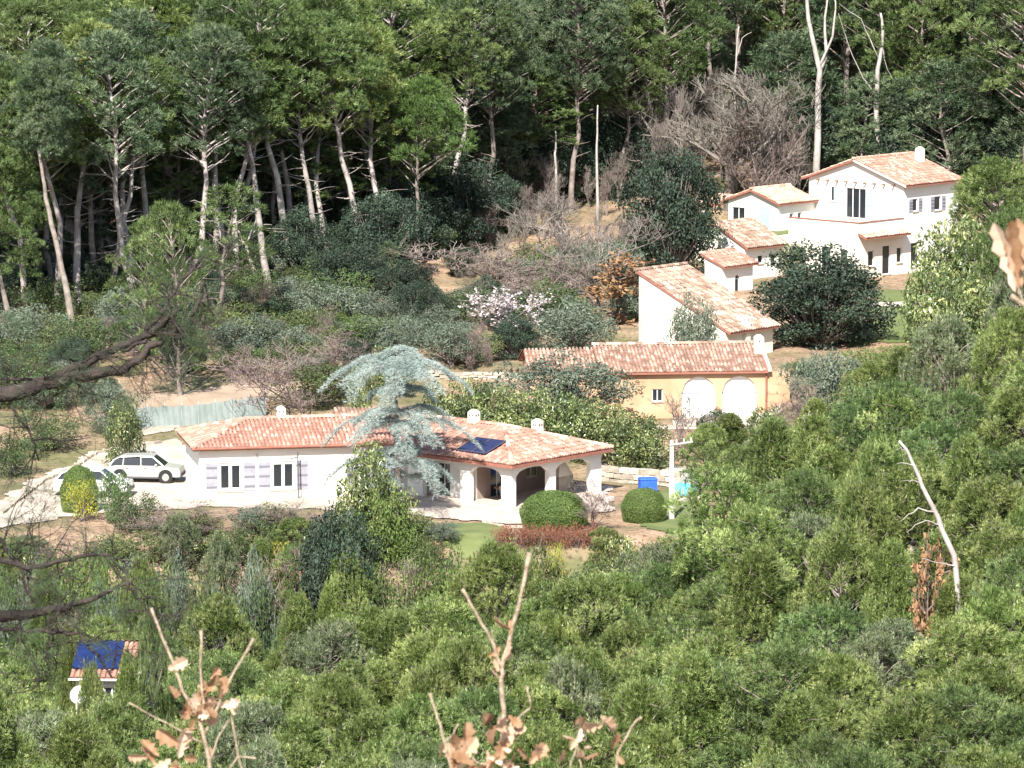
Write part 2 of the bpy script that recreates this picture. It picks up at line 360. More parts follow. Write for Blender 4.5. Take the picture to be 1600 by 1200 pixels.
def win(root, p0, p1, op, nx=2, shut=None, shutw=0.55, bars=1, th=0.25, fm=None, door=False, ft=0.055):
    """window set back in its opening: frame, panes, and two shutters"""
    p0 = np.array(p0, float); p1 = np.array(p1, float); d = (p1 - p0) / np.linalg.norm(p1 - p0); n = np.array([-d[1], d[0]])
    x0, x1, z0, z1 = op[:4]
    def bx(mb, xa, xb, za, zb, ya, yb):
        q = [p0 + d * xa + n * ya, p0 + d * xb + n * ya, p0 + d * xb + n * yb, p0 + d * xa + n * yb]
        mb.prism([(*k, za) for k in q], [(*k, zb) for k in q])
    f = MB(); t = ft
    bx(f, x0, x1, z0, z0 + t, .08, .13); bx(f, x0, x1, z1 - t, z1, .08, .13)
    for k in range(nx + 1):
        xc = x0 + (x1 - x0) * k / nx; a = min(max(xc - t / 2, x0), x1 - t)
        bx(f, a, a + t, z0 + t, z1 - t, .082, .128)
    fo = f.obj('door' if door else 'window', fm or M_whitewood, root)
    for k in range(nx):
        a = x0 + (x1 - x0) * k / nx + t * .5; b = x0 + (x1 - x0) * (k + 1) / nx - t * .5
        g = MB(); bx(g, a, b, z0 + t * .5, z1 - t * .5, .10, .112); g.obj('pane', M_glass, fo)
    s = MB(); bx(s, x0 - .06, x1 + .06, z0 - .07, z0 - .002, -.06, .1); s.obj('sill', M_stone, root)
    if shut:
        for xa in (x0 - shutw - .04, x1 + .04):
            s = MB(); bx(s, xa, xa + shutw, z0, z1, -.045, -.008)
            so_ = s.obj('shutter', shut, root)
            for zc in (z0 + .25, z1 - .25, (z0 + z1) / 2):
                s = MB(); bx(s, xa + .03, xa + shutw - .03, zc - .045, zc + .045, -.068, -.046); s.obj('batten', M_batten if shut is M_lilac else shut, so_)

def roof_plane(root, poly, m, pitch=0.22, rowl=0.40, over=True, seed=0, mslab=None):
    """poly: 3D corner list, first edge is the eave. A deck plus rows of barrel tiles laid up the slope"""
    rng = np.random.default_rng(seed + 11)
    p = np.array(poly, float); s = p[1] - p[0]; s /= np.linalg.norm(s)
    n = np.cross(p[1] - p[0], p[2] - p[0]); n /= np.linalg.norm(n)
    if n[2] < 0: n = -n
    t = np.cross(n, s)
    if t[2] < 0: t = -t
    mb = MB(); mb.prism(p - np.array([0, 0, .13]), p); deck = mb.obj('roof', mslab or M_slab, root)
    q = np.stack([(p - p[0]) @ s, (p - p[0]) @ t], 1)
    def inside(a, b):
        sign = 0
        for i in range(len(q)):
            e = q[(i + 1) % len(q)] - q[i]; c = e[0] * (b - q[i][1]) - e[1] * (a - q[i][0])
            if abs(c) < 1e-9: continue
            if sign == 0: sign = 1 if c > 0 else -1
            elif (c > 0) != (sign > 0): return False
        return True
    tb = MB(); ncol = int((q[:, 0].max() - q[:, 0].min()) / pitch) + 1
    for i in range(ncol):
        a = q[:, 0].min() + (i + .5) * pitch
        rows = int(q[:, 1].max() / rowl) + 1
        for j in range(rows):
            b = (j + .5) * rowl
            if not inside(a, b): continue
            r0 = .098 * rng.uniform(.95, 1.06); r1 = .078; jz = rng.normal(0, .010) + .025 * sin(a * .9 + seed) * sin(b * 1.1); jx = rng.normal(0, .012)
            vs_ = []
            for (bb, r, lift) in ((b - rowl * .58, r0, .028), (b + rowl * .5, r1, .0)):
                for an in (0, 0.25, .5, .75, 1):
                    vs_.append(p[0] + s * (a + jx + r * cos(pi * an)) + t * bb + n * (.008 + lift + jz + .078 * sin(pi * an)))
            tb.add(vs_, [(k, k + 1, k + 6, k + 5) for k in range(4)], [(0, 2, 1), (0, 3, 2), (0, 4, 3)], tint=float(np.clip(rng.beta(1.2, 2.0), 0, 1)))
    if tb.n:
        o = tb.obj('roof_tiles', m, deck); o['kind'] = 'stuff'
    return deck

def ridge(root, a, b, m, r=.13):
    a = np.array(a, float); b = np.array(b, float); L = np.linalg.norm(b - a); k = max(2, int(L / .42)); mb = MB(); rng = np.random.default_rng(int(L * 100))
    d = (b - a) / L; side = np.cross(d, (0, 0, 1)); side /= np.linalg.norm(side); up = np.cross(side, d)
    for i in range(k):
        c0 = a + d * (L * i / k - .04); c1 = a + d * (L * (i + 1) / k)
        v = [c + side * rr * cos(pi * an) + up * (.02 + rr * sin(pi * an)) for c, rr in ((c0, r * 1.1), (c1, r * .92)) for an in (0, .25, .5, .75, 1)]
        mb.add(v, [(j, j + 1, j + 6, j + 5) for j in range(4)], [(0, 2, 1), (0, 3, 2), (0, 4, 3)], tint=rng.random())
    o = mb.obj('ridge_tiles', m, root); o['kind'] = 'stuff'

def chimney(root, x, y, z, h=.8, wx=.5, m=None, rot=0.0, holes=2, parent=None):
    mb = MB(); mb.box(x - wx / 2, y - wx / 2, z - .9, x + wx / 2, y + wx / 2, z + h * .78)
    # rounded cap
    for k in range(4):
        a0, a1 = k / 4, (k + 1) / 4
        w0 = wx / 2 * cos(a0 * pi / 2 * .8); w1 = wx / 2 * cos(a1 * pi / 2 * .8)
        mb.prism([(x - w0, y - w0, z + h * (.78 + .22 * a0)), (x + w0, y - w0, z + h * (.78 + .22 * a0)), (x + w0, y + w0, z + h * (.78 + .22 * a0)), (x - w0, y + w0, z + h * (.78 + .22 * a0))],
                 [(x - w1, y - w1, z + h * (.78 + .22 * a1)), (x + w1, y - w1, z + h * (.78 + .22 * a1)), (x + w1, y + w1, z + h * (.78 + .22 * a1)), (x - w1, y + w1, z + h * (.78 + .22 * a1))])
    c = mb.obj('chimney', m or M_cream, root)
    v = MB()
    for k in range(holes):
        xo = x + (k - (holes - 1) / 2) * wx * .42; yo = y + (k - (holes - 1) / 2) * wx * .42
        v.box(xo - .045, y - wx / 2 - .012, z + h * .55, xo + .045, y - wx / 2 + .02, z + h * .68)
        v.box(x - wx / 2 - .012, yo - .045, z + h * .55, x - wx / 2 + .02, yo + .045, z + h * .68)
    v.obj('smoke_vent', M_dkmetal, c)

# ------------------------------------------------------------------ the long front house
# left wing: front wall turned 11 degrees
A0 = P(312, 782, 254); A0[2] = 0.0
HA = thing("villa", (A0[0], A0[1], 0.0), 0.0, "long white villa with orange hipped tile roofs, shuttered windows and an arched corner porch", "house")
phA = R(11)
def frame(root, ph):    # parts of a wing are meshes in the house's own axes
    return root
class Sub:
    """a turned sub-frame: transforms meshes of a wing into the house frame"""
    def __init__(s, root, off, ph): s.root = root; s.off = off; s.ph = ph
    def bake(s, before):
        c, n = cos(s.ph), sin(s.ph)
        M = mathutils.Matrix(((c, -n, 0, s.off[0]), (n, c, 0, s.off[1]), (0, 0, 1, s.off[2]), (0, 0, 0, 1)))
        for o in list(bpy.data.objects):
            if o.name not in before and o.type == 'MESH': o.data.transform(M)
def names(): return {o.name for o in bpy.data.objects}

def hip_block(root, Lx, Ly, H, slope, ov, mtile, ends=(True, True), seed=0):
    """hip roof with ridge along local x"""
    h = (Ly / 2 + ov); rz = H + slope * (h) ; e = H
    x0, x1, y0, y1 = -ov, Lx + ov, -ov, Ly + ov; ym = Ly / 2
    ra = x0 + h if ends[0] else x0; rb = x1 - h if ends[1] else x1
    z = H - slope * 0 ; top = z + slope * h
    F = [(x0, y0, z), (x1, y0, z), (rb, ym, top), (ra, ym, top)]
    roof_plane(root, F, mtile, seed=seed)
    roof_plane(root, [(x1, y1, z), (x0, y1, z), (ra, ym, top), (rb, ym, top)], mtile, seed=seed + 1)
    if ends[0]: roof_plane(root, [(x0, y1, z), (x0, y0, z), (ra, ym, top)], mtile, seed=seed + 2); ridge(root, (x0, y0, z + .03), (ra, ym, top + .03), mtile); ridge(root, (x0, y1, z + .03), (ra, ym, top + .03), mtile)
    if ends[1]: roof_plane(root, [(x1, y0, z), (x1, y1, z), (rb, ym, top)], mtile, seed=seed + 3); ridge(root, (x1, y0, z + .03), (rb, ym, top + .03), mtile); ridge(root, (x1, y1, z + .03), (rb, ym, top + .03), mtile)
    ridge(root, (ra, ym, top + .03), (rb, ym, top + .03), mtile)
    return top

before = names()
Lx, Ly, H = 12.2, 5.9, 2.85
opsA = [(1.0, 2.35, .45, 2.0, 0), (3.85, 5.2, .45, 2.0, 0), (8.6, 9.9, .3, 2.0, 0)]
wall(HA, (0, 0), (Lx, 0), H, opsA)
for o in opsA: win(HA, (0, 0), (Lx, 0), o, nx=2, shut=M_lilac, shutw=.62, ft=.17)
wall(HA, (0, Ly), (0, 0.252), H); wall(HA, (Lx, 0.252), (Lx, Ly), H); wall(HA, (Lx - .252, Ly), (.252, Ly), H)
topA = hip_block(HA, Lx, Ly, H, .31, .4, M_tileA, (True, False))
# gutter along the eave
g = MB(); g.tube([(-.45, -.47, H - .02), (Lx + .3, -.47, H - .02)], .06, 6); g.obj('gutter', M_slab, HA)
chimney(HA, 4.9, 3.3, topA - .1, h=.75, wx=.46)
lw = MB(); lw.tube([(3.1, -.03, 2.35), (3.1, -.12, 2.4), (3.1, -.16, 2.3)], .04, 6, cap=True); lw.obj('wall_lamp', M_dkmetal, HA)
Sub(HA, (0, 0, 0), phA).bake(before)

# right wing, turned 49 degrees, with the porch
R0 = P(799, 800, 250.5)
offR = (R0[0] - A0[0], R0[1] - A0[1] + .15, 0)
before = names()
Lx, Ly, H = 7.4, 7.4, 2.50
wall(HA, (0, 0), (Lx, 0), H, [(.38, 3.1, -.3, 1.75, .38), (3.62, 6.55, -.3, 1.75, .38)], th=.32)
wall(HA, (0, Ly), (0, .322), H, [(Ly - 2.95, Ly - .70, -.3, 1.72, .40), (Ly - 6.3, Ly - 3.6, -.3, 1.75, .40)], th=.32)
# white inner wall seen through the far arch, rooms behind the porch
wall(HA, (.85, Ly), (.85, 3.3), H - .05, [(1.4, 2.3, -.3, 1.9, 0)], th=.15, name='porch_wall')
win(HA, (.85, Ly), (.85, 3.3), (1.4, 2.3, .02, 1.9), nx=2, fm=M_whitewood)
opP = [(1.1, 2.3, .05, 2.0, 0), (4.0, 5.0, .8, 1.9, 0)]
wall(HA, (1.002, 3.3), (Lx - .322, 3.3), H - .05, opP, th=.15, name='porch_wall', m=M_inner)
for o in opP: win(HA, (1.002, 3.3), (Lx, 3.3), o, nx=2)
wall(HA, (Lx, .322), (Lx, Ly), H, [(0.3, 2.4, -.3, 1.75, .38)], th=.32)
wall(HA, (Lx - .322, Ly), (.322, Ly), H)
fl = MB(); fl.box(-.45, -.45, -.5, Lx + .2, Ly, .12); fl.obj('porch_floor', M_terr, HA)
ce = MB(); ce.box(.33, .33, H - .045, Lx - .33, 3.29, H + .0); ce.obj('porch_ceiling', M_wood, HA)
# hip roof: end face above y=0, ridge along y
ov, sl_ = .42, .30; h = Lx / 2 + ov; top = H + sl_ * h; x0, x1, y0, y1 = -ov, Lx + ov, -ov, Ly + 2.5; xm = Lx / 2
rya = y0 + h; ryb = y1
roof_plane(HA, [(x0, y0, H), (x1, y0, H), (xm, rya, top)], M_tileA, seed=21)
sideL = roof_plane(HA, [(x0, y1, H), (x0, y0, H), (xm, rya, top), (xm, ryb, top)], M_tileA, seed=22)
roof_plane(HA, [(x1, y0, H), (x1, y1, H), (xm, ryb, top), (xm, rya, top)], M_tileA, seed=23)
ridge(HA, (x0, y0, H + .03), (xm, rya, top + .03), M_tileA); ridge(HA, (x1, y0, H + .03), (xm, rya, top + .03), M_tileA); ridge(HA, (xm, rya, top + .03), (xm, ryb, top + .03), M_tileA)
fa = MB(); fa.box(x0 - .05, y0 - .05, H - .2, x1 + .05, y0 - .02, H - .03); fa.box(x0 - .05, y0 - .018, H - .2, x0 - .02, y1, H - .03); fa.obj('fascia', M_slab, HA)
def zL(x): return H + sl_ * (x + ov)
sp = MB(); sx0, sx1, sy0, sy1 = .1, 1.75, 1.9, 4.0
sp.prism([(sx0, sy0, zL(sx0) + .13), (sx1, sy0, zL(sx1) + .13), (sx1, sy1, zL(sx1) + .13), (sx0, sy1, zL(sx0) + .13)],
         [(sx0, sy0, zL(sx0) + .19), (sx1, sy0, zL(sx1) + .19), (sx1, sy1, zL(sx1) + .19), (sx0, sy1, zL(sx0) + .19)])
spo = sp.obj('solar_panel', M_solar, HA)
sf = MB()
for (xa, ya, xb, yb) in ((sx0, sy0, sx1, sy0), (sx0, sy1, sx1, sy1), (sx0, sy0, sx0, sy1), (sx1, sy0, sx1, sy1), (sx0, (sy0 + sy1) / 2, sx1, (sy0 + sy1) / 2)):
    sf.tube([(xa, ya, zL(xa) + .195), (xb, yb, zL(xb) + .195)], .02, 4)
sf.obj('panel_frame', M_dkmetal, spo)
chimney(HA, 3.7, 5.9, top - .05, h=.78, wx=.48)
chimney(HA, 5.3, 2.75, zL(Lx - 5.3) - .0, h=.82, wx=.46)
Sub(HA, offR, R(49)).bake(before)

def RW(x, y, z=0):   # local right-wing point to world
    c, n = cos(R(49)), sin(R(49)); return (A0[0] + offR[0] + c * x - n * y, A0[1] + offR[1] + n * x + c * y, z)
# porch furniture: dark table and chairs
def garden_chair(x, y, rz, label):
    t = thing("garden_chair", RW(x, y, .12), rz, label, "chair", "garden furniture under the porch")
    b = MB(); b.box(-.24, -.24, .41, .24, .24, .46); b.obj('seat', M_dkmetal, t)
    b = MB(); b.prism([(-.24, .2, .47), (.24, .2, .47), (.24, .24, .47), (-.24, .24, .47)], [(-.24, .3, .95), (.24, .3, .95), (.24, .34, .95), (-.24, .34, .95)]); b.obj('backrest', M_dkmetal, t)
    lm = MB(); lm.tube([(0, 0, 0), (0, 0, .41)], .02, 5); lmesh = lm.mesh('leg', M_dkmetal)
    for sx in (-.2, .2):
        for sy in (-.2, .2):
            l = link(bpy.data.objects.new('leg', lmesh), t); l.location = (sx, sy, 0)
garden_chair(1.0, 1.2, 2.2, "dark garden chair at the porch table, nearer the corner pillar")
garden_chair(2.3, 2.5, -.6, "dark garden chair at the porch table, nearer the inner wall")
t = thing("garden_table", RW(1.6, 1.9, .12), R(49), "dark round table with a white pot under the arched porch", "table")
b = MB(); b.prism([(.55 * cos(a * pi / 8), .55 * sin(a * pi / 8), .70) for a in range(16)], [(.55 * cos(a * pi / 8), .55 * sin(a * pi / 8), .74) for a in range(16)]); b.obj('table_top', M_wood, t)
b = MB(); b.tube([(0, 0, 0), (0, 0, .7)], .05, 8); b.obj('pedestal', M_dkmetal, t)
def lathe(mb, prof, n=12, tint=.5):
    v = [(r * cos(k * 2 * pi / n), r * sin(k * 2 * pi / n), z) for r, z in prof for k in range(n)]
    q = [(i * n + k, i * n + (k + 1) % n, (i + 1) * n + (k + 1) % n, (i + 1) * n + k) for i in range(len(prof) - 1) for k in range(n)]
    mb.add(v, q, tint=tint)
t = thing("flower_pot", RW(.15, .75, .12), 0, "small white pot standing on the porch step beside the corner pillar", "pot")
b = MB(); lathe(b, [(0, 0), (.15, 0), (.22, .3), (.24, .32), (.2, .32), (.18, .26), (0, .26)]); b.obj('pot', M_whitewood, t)
t = thing("stone_barbecue", RW(6.0, 1.7, .12), R(49), "stone barbecue with a brown chimney hood at the end of the porch", "barbecue")
b = MB(); b.box(-.6, -.4, 0, .6, .4, .9); b.obj('firebox', M_stone, t)
b = MB(); b.prism([(-.6, -.4, .9), (.6, -.4, .9), (.6, .4, .9), (-.6, .4, .9)], [(-.2, -.1, 1.7), (.2, -.1, 1.7), (.2, .3, 1.7), (-.2, .3, 1.7)]); b.obj('hood', M_cream, t)

# small shed behind the cedar
S0 = P(537, 664, 267); S0[2] = ground(S0[0], S0[1])
t = thing("garden_shed", S0, R(8), "small white shed with a tiled edge half hidden behind the blue cedar", "shed")
wall(t, (0, 0), (3.9, 0), 1.85, [(2.2, 2.9, .8, 1.5, 0)], m=M_plaster); win(t, (0, 0), (3.9, 0), (2.2, 2.9, .8, 1.5, 0), nx=1)
wall(t, (0, 3), (0, .252), 1.85, m=M_plaster); wall(t, (3.9, .252), (3.9, 3), 1.85, m=M_plaster); wall(t, (3.648, 3), (.252, 3), 1.85, m=M_plaster)
roof_plane(t, [(-.25, -.25, 1.9), (4.15, -.25, 1.9), (4.15, 3.2, 2.4), (-.25, 3.2, 2.4)], M_tileB, seed=31)

# ------------------------------------------------------------------ arched ochre house
Mo = P(945, 655, 280); Mz = .75
H2 = thing("arched_house", (Mo[0], Mo[1], Mz), R(6), "ochre house with two tall white arched doorways and a mottled tile roof", "house")
Lx, Ly, H = 9.55, 6.4, 2.78
ar1, ar2 = (4.55, 6.6, -.2, 1.45, 1.0), (6.95, 9.05, -.2, 1.45, 1.0)
opM = [(2.8, 3.45, 1.0, 1.75, 0), ar1, ar2]
wall(H2, (0, 0), (Lx, 0), H, opM, m=M_ochre, th=.3)
win(H2, (0, 0), (Lx, 0), opM[0], nx=2)
for a in (ar1, ar2):   # white curtain doors set back in the arches, each with its own frame bars
    wall(H2, (a[0], .16), (a[1], .16), a[3] , m=M_whitewood, th=.06, name='arched_door', gable=[(x, math.sqrt(max(0, 1 - ((x / (a[1] - a[0])) * 2 - 1) ** 2)) * .98) for x in np.linspace(0, a[1] - a[0], 11)])
    fb = MB()
    for k in (.25, .5, .75): fb.box(a[0] + (a[1] - a[0]) * k - .025, .135, -.2, a[0] + (a[1] - a[0]) * k + .025, .158, 1.45 + .7)
    fb.box(a[0], .13, 1.42, a[1], .157, 1.48); fb.obj('door_frame', M_lilac, H2)
wall(H2, (Lx, .302), (Lx, Ly), H, m=M_ochre); wall(H2, (0, Ly), (0, .302), H, m=M_ochre)
wall(H2, (Lx - .252, Ly), (.252, Ly), H + .0, m=M_ochre)
sl2 = .30; ov = .32
ym = 3.55; tp = H + sl2 * (ym + ov)
roof_plane(H2, [(-ov, -ov, H), (Lx + ov * .4, -ov, H), (Lx + ov * .4, ym, tp), (-ov, ym, tp)], M_tileB, seed=41)
roof_plane(H2, [(Lx + ov * .4, Ly + ov, H), (-ov, Ly + ov, H), (-ov, ym, tp), (Lx + ov * .4, ym, tp)], M_tileB, seed=42)
ridge(H2, (-ov, ym, tp + .03), (Lx + .12, ym, tp + .03), M_tileB)
wall(H2, (Lx, 0.32), (Lx, Ly), H, m=M_ochre, th=.2, z0=H, gable=[(0, 0), (ym - .3, sl2 * ym), (Ly - .3, 0)])
# verge of pale mortar at the right end
vg = MB(); vg.prism([(Lx + .13, -ov, H - .02), (Lx + .3, -ov, H - .02), (Lx + .3, ym, tp - .02), (Lx + .13, ym, tp - .02)], [(Lx + .13, -ov, H + .17), (Lx + .3, -ov, H + .17), (Lx + .3, ym, tp + .17), (Lx + .13, ym, tp + .17)]); vg.obj('verge', M_cream, H2)
# left extension, set back
roof_plane(H2, [(-4.4, 1.7, H - .0), (-.33, 1.7, H - .0), (-.33, ym + .25, tp - .25), (-4.4, ym + .25, tp - .25)], M_tileB, seed=43)
wall(H2, (-4.2, 2.0), (-.002, 2.0), H - .1, m=M_ochre); wall(H2, (-4.2, Ly - .3), (-4.2, 2.252), H - .1, m=M_ochre, gable=[(0, 0), (2.3, .6), (3.9, 0)])
roof_plane(H2, [(-.33, Ly + .2, H), (-4.4, Ly + .2, H), (-4.4, ym + .25, tp - .25), (-.33, ym + .25, tp - .25)], M_tileB, seed=44)
chimney(H2, Lx - .05, 2.3, H + .85, h=1.0, wx=.55, holes=1)
# low ochre side wall at the right
wall(H2, (Lx + .002, .05), (Lx + 1.5, .25), H - .15, m=M_ochre, th=.3, name='side_wall')
dp = MB(); dp.tube([(Lx + .05, -.06, -.4), (Lx + .05, -.06, H)], .05, 6); dp.obj('drainpipe', M_slab, H2)
# white terrace wall in front
tw = thing("terrace_wall", (P(1010, 690, 276)[0], 276, .3), R(3), "white terrace wall below the two arched doorways", "wall")
b = MB(); b.box(0, 0, -1.2, 6.9, .3, .55); b.obj('masonry', M_plaster, tw)
b = MB(); b.box(-.05, -.05, .552, 6.95, .35, .62); b.obj('coping', M_stone, tw)
sheet("terrace", None, M_terr, .05, world=[(X(1050, 280), 277), (X(1210, 280), 277), (X(1215, 282), 281), (X(1050, 281), 281)], kind='structure')

# ------------------------------------------------------------------ gabled stone barn behind it
Bo = P(1133, 545, 294); Bz = 2.2
H3 = thing("stone_barn", (Bo[0], Bo[1], Bz), R(50), "pale barn with a tall blank side wall and a single slope of rough old tiles", "house")
Lx, Ly, H = 4.9, 6.8, 2.15; s3 = .45
wall(H3, (0, Ly), (0, 0), H, m=M_cream, th=.35, z0=-1.5, gable=[(0, s3 * Ly), (Ly, 0)])
wall(H3, (.352, 0), (Lx, 0), H, m=M_cream, z0=-1.5, openings=[(1.5, 2.3, .3, 1.5, 0)]); win(H3, (.352, 0), (Lx, 0), (1.5, 2.3, .3, 1.5), nx=1)
wall(H3, (Lx, .252), (Lx, Ly), H, m=M_cream, z0=-1.5, gable=[(0, 0), (Ly, s3 * Ly)])
wall(H3, (Lx, Ly + .002), (0, Ly + .002), H + s3 * Ly - .05, m=M_cream, z0=-1.5)
roof_plane(H3, [(-.1, -.45, H - s3 * .35), (Lx + .2, -.45, H - s3 * .35), (Lx + .2, Ly + .2, H + s3 * (Ly + .3)), (-.1, Ly + .2, H + s3 * (Ly + .3))], M_tileB, pitch=.25, rowl=.5, seed=51)
ridge(H3, (-.1, Ly + .2, H + s3 * (Ly + .3)), (Lx + .2, Ly + .2, H + s3 * (Ly + .3)), M_tileB)
chimney(H3, 2.0, -.1, H + .0, h=.75, wx=.4, holes=1)

# ------------------------------------------------------------------ the upper house
Uo = P(1411, 440, 335); Uz = 3.35
H4 = thing("hillside_house", (Uo[0], Uo[1], Uz), R(47), "large white two storey house with pale blue shutters and faded tiles on the hillside", "house")
Lx, Ly, H = 6.2, 8.6, 6.3; s4 = .33
gz = s4 * (Ly / 2 + .25)
ops = [(3.35, 5.15, 3.6, 5.75, 0), (1.95, 2.5, 4.7, 5.75, 0)]
wall(H4, (0, Ly), (0, 0), H, ops, m=M_plaster, gable=[(0, 0), (Ly / 2, s4 * Ly / 2), (Ly, 0)])
win(H4, (0, Ly), (0, 0), ops[0], nx=3, shut=M_blue, shutw=1.0, door=True); win(H4, (0, Ly), (0, 0), ops[1], nx=1)
ops = [(.75, 1.35, 4.3, 5.2, 0), (.6, 1.5, .4, 2.1, 0), (3.2, 4.0, 4.2, 5.2, 0)]
wall(H4, (.252, 0), (Lx, 0), H, ops, m=M_plaster)
for o in ops: win(H4, (.252, 0), (Lx, 0), o, nx=1, shut=M_lilac if o[2] > 3 else None, shutw=.4)
wall(H4, (Lx, .252), (Lx, Ly), H, m=M_plaster, gable=[(0, 0), (Ly / 2, s4 * Ly / 2), (Ly, 0)]); wall(H4, (Lx - .252, Ly), (.252, Ly), H, m=M_plaster)
ov = .45
roof_plane(H4, [(-.35, -ov, H - s4 * .2), (Lx + .3, -ov, H - s4 * .2), (Lx + .3, Ly / 2, H + s4 * (Ly / 2 + .25)), (-.35, Ly / 2, H + s4 * (Ly / 2 + .25))], M_tileA, seed=61, mslab=M_slab)
roof_plane(H4, [(Lx + .3, Ly + ov, H - s4 * .2), (-.35, Ly + ov, H - s4 * .2), (-.35, Ly / 2, H + s4 * (Ly / 2 + .25)), (Lx + .3, Ly / 2, H + s4 * (Ly / 2 + .25))], M_tileC, seed=62)
ridge(H4, (-.35, Ly / 2, H + gz + .03), (Lx + .3, Ly / 2, H + gz + .03), M_tileC)
# barge boards of the gable and row of rafter ends over the windows
b = MB(); b.prism([(-.37, -ov, H - s4 * .2 - .13), (-.34, -ov, H - s4 * .2 - .13), (-.34, Ly / 2, H + gz - .13), (-.37, Ly / 2, H + gz - .13)], [(-.37, -ov, H - s4 * .2), (-.34, -ov, H - s4 * .2), (-.34, Ly / 2, H + gz), (-.37, Ly / 2, H + gz)]); b.obj('barge_board', M_cream, H4)
for k in range(9):
    b = MB(); b.box(-.35, .8 + k * .85, H - .18, -.003, .9 + k * .85, H - .06); b.obj('beam_end', M_wood, H4)
chimney(H4, Lx - .7, Ly / 2 - 1.35, H + s4 * (Ly / 2 - 1.0), h=1.05, wx=.5, m=M_cream, holes=0)
# podium (ground floor) with terrace on top
px, py, ph_ = -5.0, 6.3, 3.35
ops = [(py - 1.7, py - 1.0, .7, 2.0, 0), (py - 3.4, py - 2.5, .2, 2.1, 0), (.7, 1.5, .9, 1.9, 0)]
wall(H4, (px, py), (px, 0), ph_, ops, m=M_cream, z0=-1.5, th=.35)
for o in ops: win(H4, (px, py), (px, 0), o, nx=1, th=.35)
ops = [(.7, 1.4, .8, 1.9, 0), (2.3, 3.2, .1, 2.15, 0), (3.9, 4.5, .8, 1.9, 0)]
wall(H4, (px + .352, 0), (-.002, 0), ph_, ops, m=M_cream, z0=-1.5)
for o in ops: win(H4, (px + .352, 0), (-.002, 0), o, nx=1)
b = MB(); b.box(px + .36, .26, ph_ - .12, -.01, py, ph_ + .02); b.obj('terrace_floor', M_terr, H4)
wall(H4, (px, py), (px, 0), ph_ + .55, m=M_plaster, z0=ph_ + .002, th=.2, name='parapet'); wall(H4, (px + .202, 0), (-.002, 0), ph_ + .55, m=M_plaster, z0=ph_ + .002, th=.2, name='parapet')
b = MB(); b.box(px - .05, -.05, ph_ + .552, px + .25, py, ph_ + .60); b.box(px + .252, -.05, ph_ + .552, -.003, .25, ph_ + .60); b.obj('coping', M_slab, H4)
roof_plane(H4, [(px - .1, -.75, ph_ - .42), (-.1, -.75, ph_ - .42), (-.1, -.002, ph_ - .15), (px - .1, -.002, ph_ - .15)], M_tileC, seed=63)
# wing B
def UL(u, v, Y):      # world point to local xy of the upper house
    p = P(u, v, Y); dx, dy = p[0] - Uo[0], p[1] - Uo[1]; c, n = cos(R(47)), sin(R(47))
    return c * dx + n * dy, -n * dx + c * dy, p[2] - Uz
bx, by, bz = UL(1216, 318, 337.5)
L2, W2 = -bx - .01, 4.6
wall(H4, (bx, by + W2), (bx, by), bz, [(.3, 1.5, 2.8, bz - .5, 0), (2.9, 3.8, 2.6, bz - .35, 0)], m=M_plaster, z0=-1, gable=[(0, 0), (W2 / 2, .33 * W2 / 2), (W2, 0)])
b = MB(); b.box(bx - .05, by + W2 - 3.8, 2.6, bx - .01, by + W2 - 2.9, bz - .35); b.obj('door', M_blue, H4)
win(H4, (bx, by + W2), (bx, by), (.3, 1.5, 2.8, bz - .5), nx=2)
wall(H4, (bx + .252, by), (-.01, by), bz, [(1.0, 1.5, bz - 1.3, bz - .8, 0), (1.9, 2.4, bz - 1.3, bz - .8, 0)], m=M_plaster, z0=-1)
win(H4, (bx + .252, by), (-.01, by), (1.0, 1.5, bz - 1.3, bz - .8), nx=1); win(H4, (bx + .252, by), (-.01, by), (1.9, 2.4, bz - 1.3, bz - .8), nx=1)
wall(H4, (-.26, by + W2), (bx + .252, by + W2), bz, m=M_plaster, z0=-1)
rt = bz + .33 * (W2 / 2 + .3)
roof_plane(H4, [(bx - .3, by - .35, bz - .02), (.0, by - .35, bz - .02), (.0, by + W2 / 2, rt), (bx - .3, by + W2 / 2, rt)], M_tileC, seed=64)
roof_plane(H4, [(.0, by + W2 + .35, bz - .02), (bx - .3, by + W2 + .35, bz - .02), (bx - .3, by + W2 / 2, rt), (.0, by + W2 / 2, rt)], M_tileC, seed=65)
ridge(H4, (bx - .3, by + W2 / 2, rt + .03), (0, by + W2 / 2, rt + .03), M_tileC)
# pergola canopy left of wing B
b = MB()
for k in range(2): b.tube([(bx - .1 - k * .2, by + W2 + 2.2, 2.6), (bx - .1 - k * .2, by + W2 + 2.2, bz - .1)], .07, 6)
b.obj('post', M_whitewood, H4)
roof_plane(H4, [(bx - .6, by + W2 + 2.6, bz - .35), (bx - .6, by + W2 + .36, bz - .35), (bx + 1.6, by + W2 + .36, bz + .1), (bx + 1.6, by + W2 + 2.6, bz + .1)], M_tileC, seed=66)
b = MB(); b.box(bx - .5, by + W2 + .3, -1, bx + 2.0, by + W2 + 2.7, 2.5); b.obj('podium', M_cream, H4)
b = MB(); b.box(bx - 2.2, 6.302, -1, bx - .01, by + W2 + .28, 2.72); b.box(bx - .008, 6.302, -1, -.3, by - .01, 2.72); b.obj('podium', M_cream, H4)
b = MB(); b.box(bx - 2.15, 6.32, 2.724, bx - .012, by + W2 + .2, 2.76); b.box(bx - .01, 6.32, 2.724, -.32, by - .012, 2.76); b.obj('roof_lawn', M_lawn, H4)
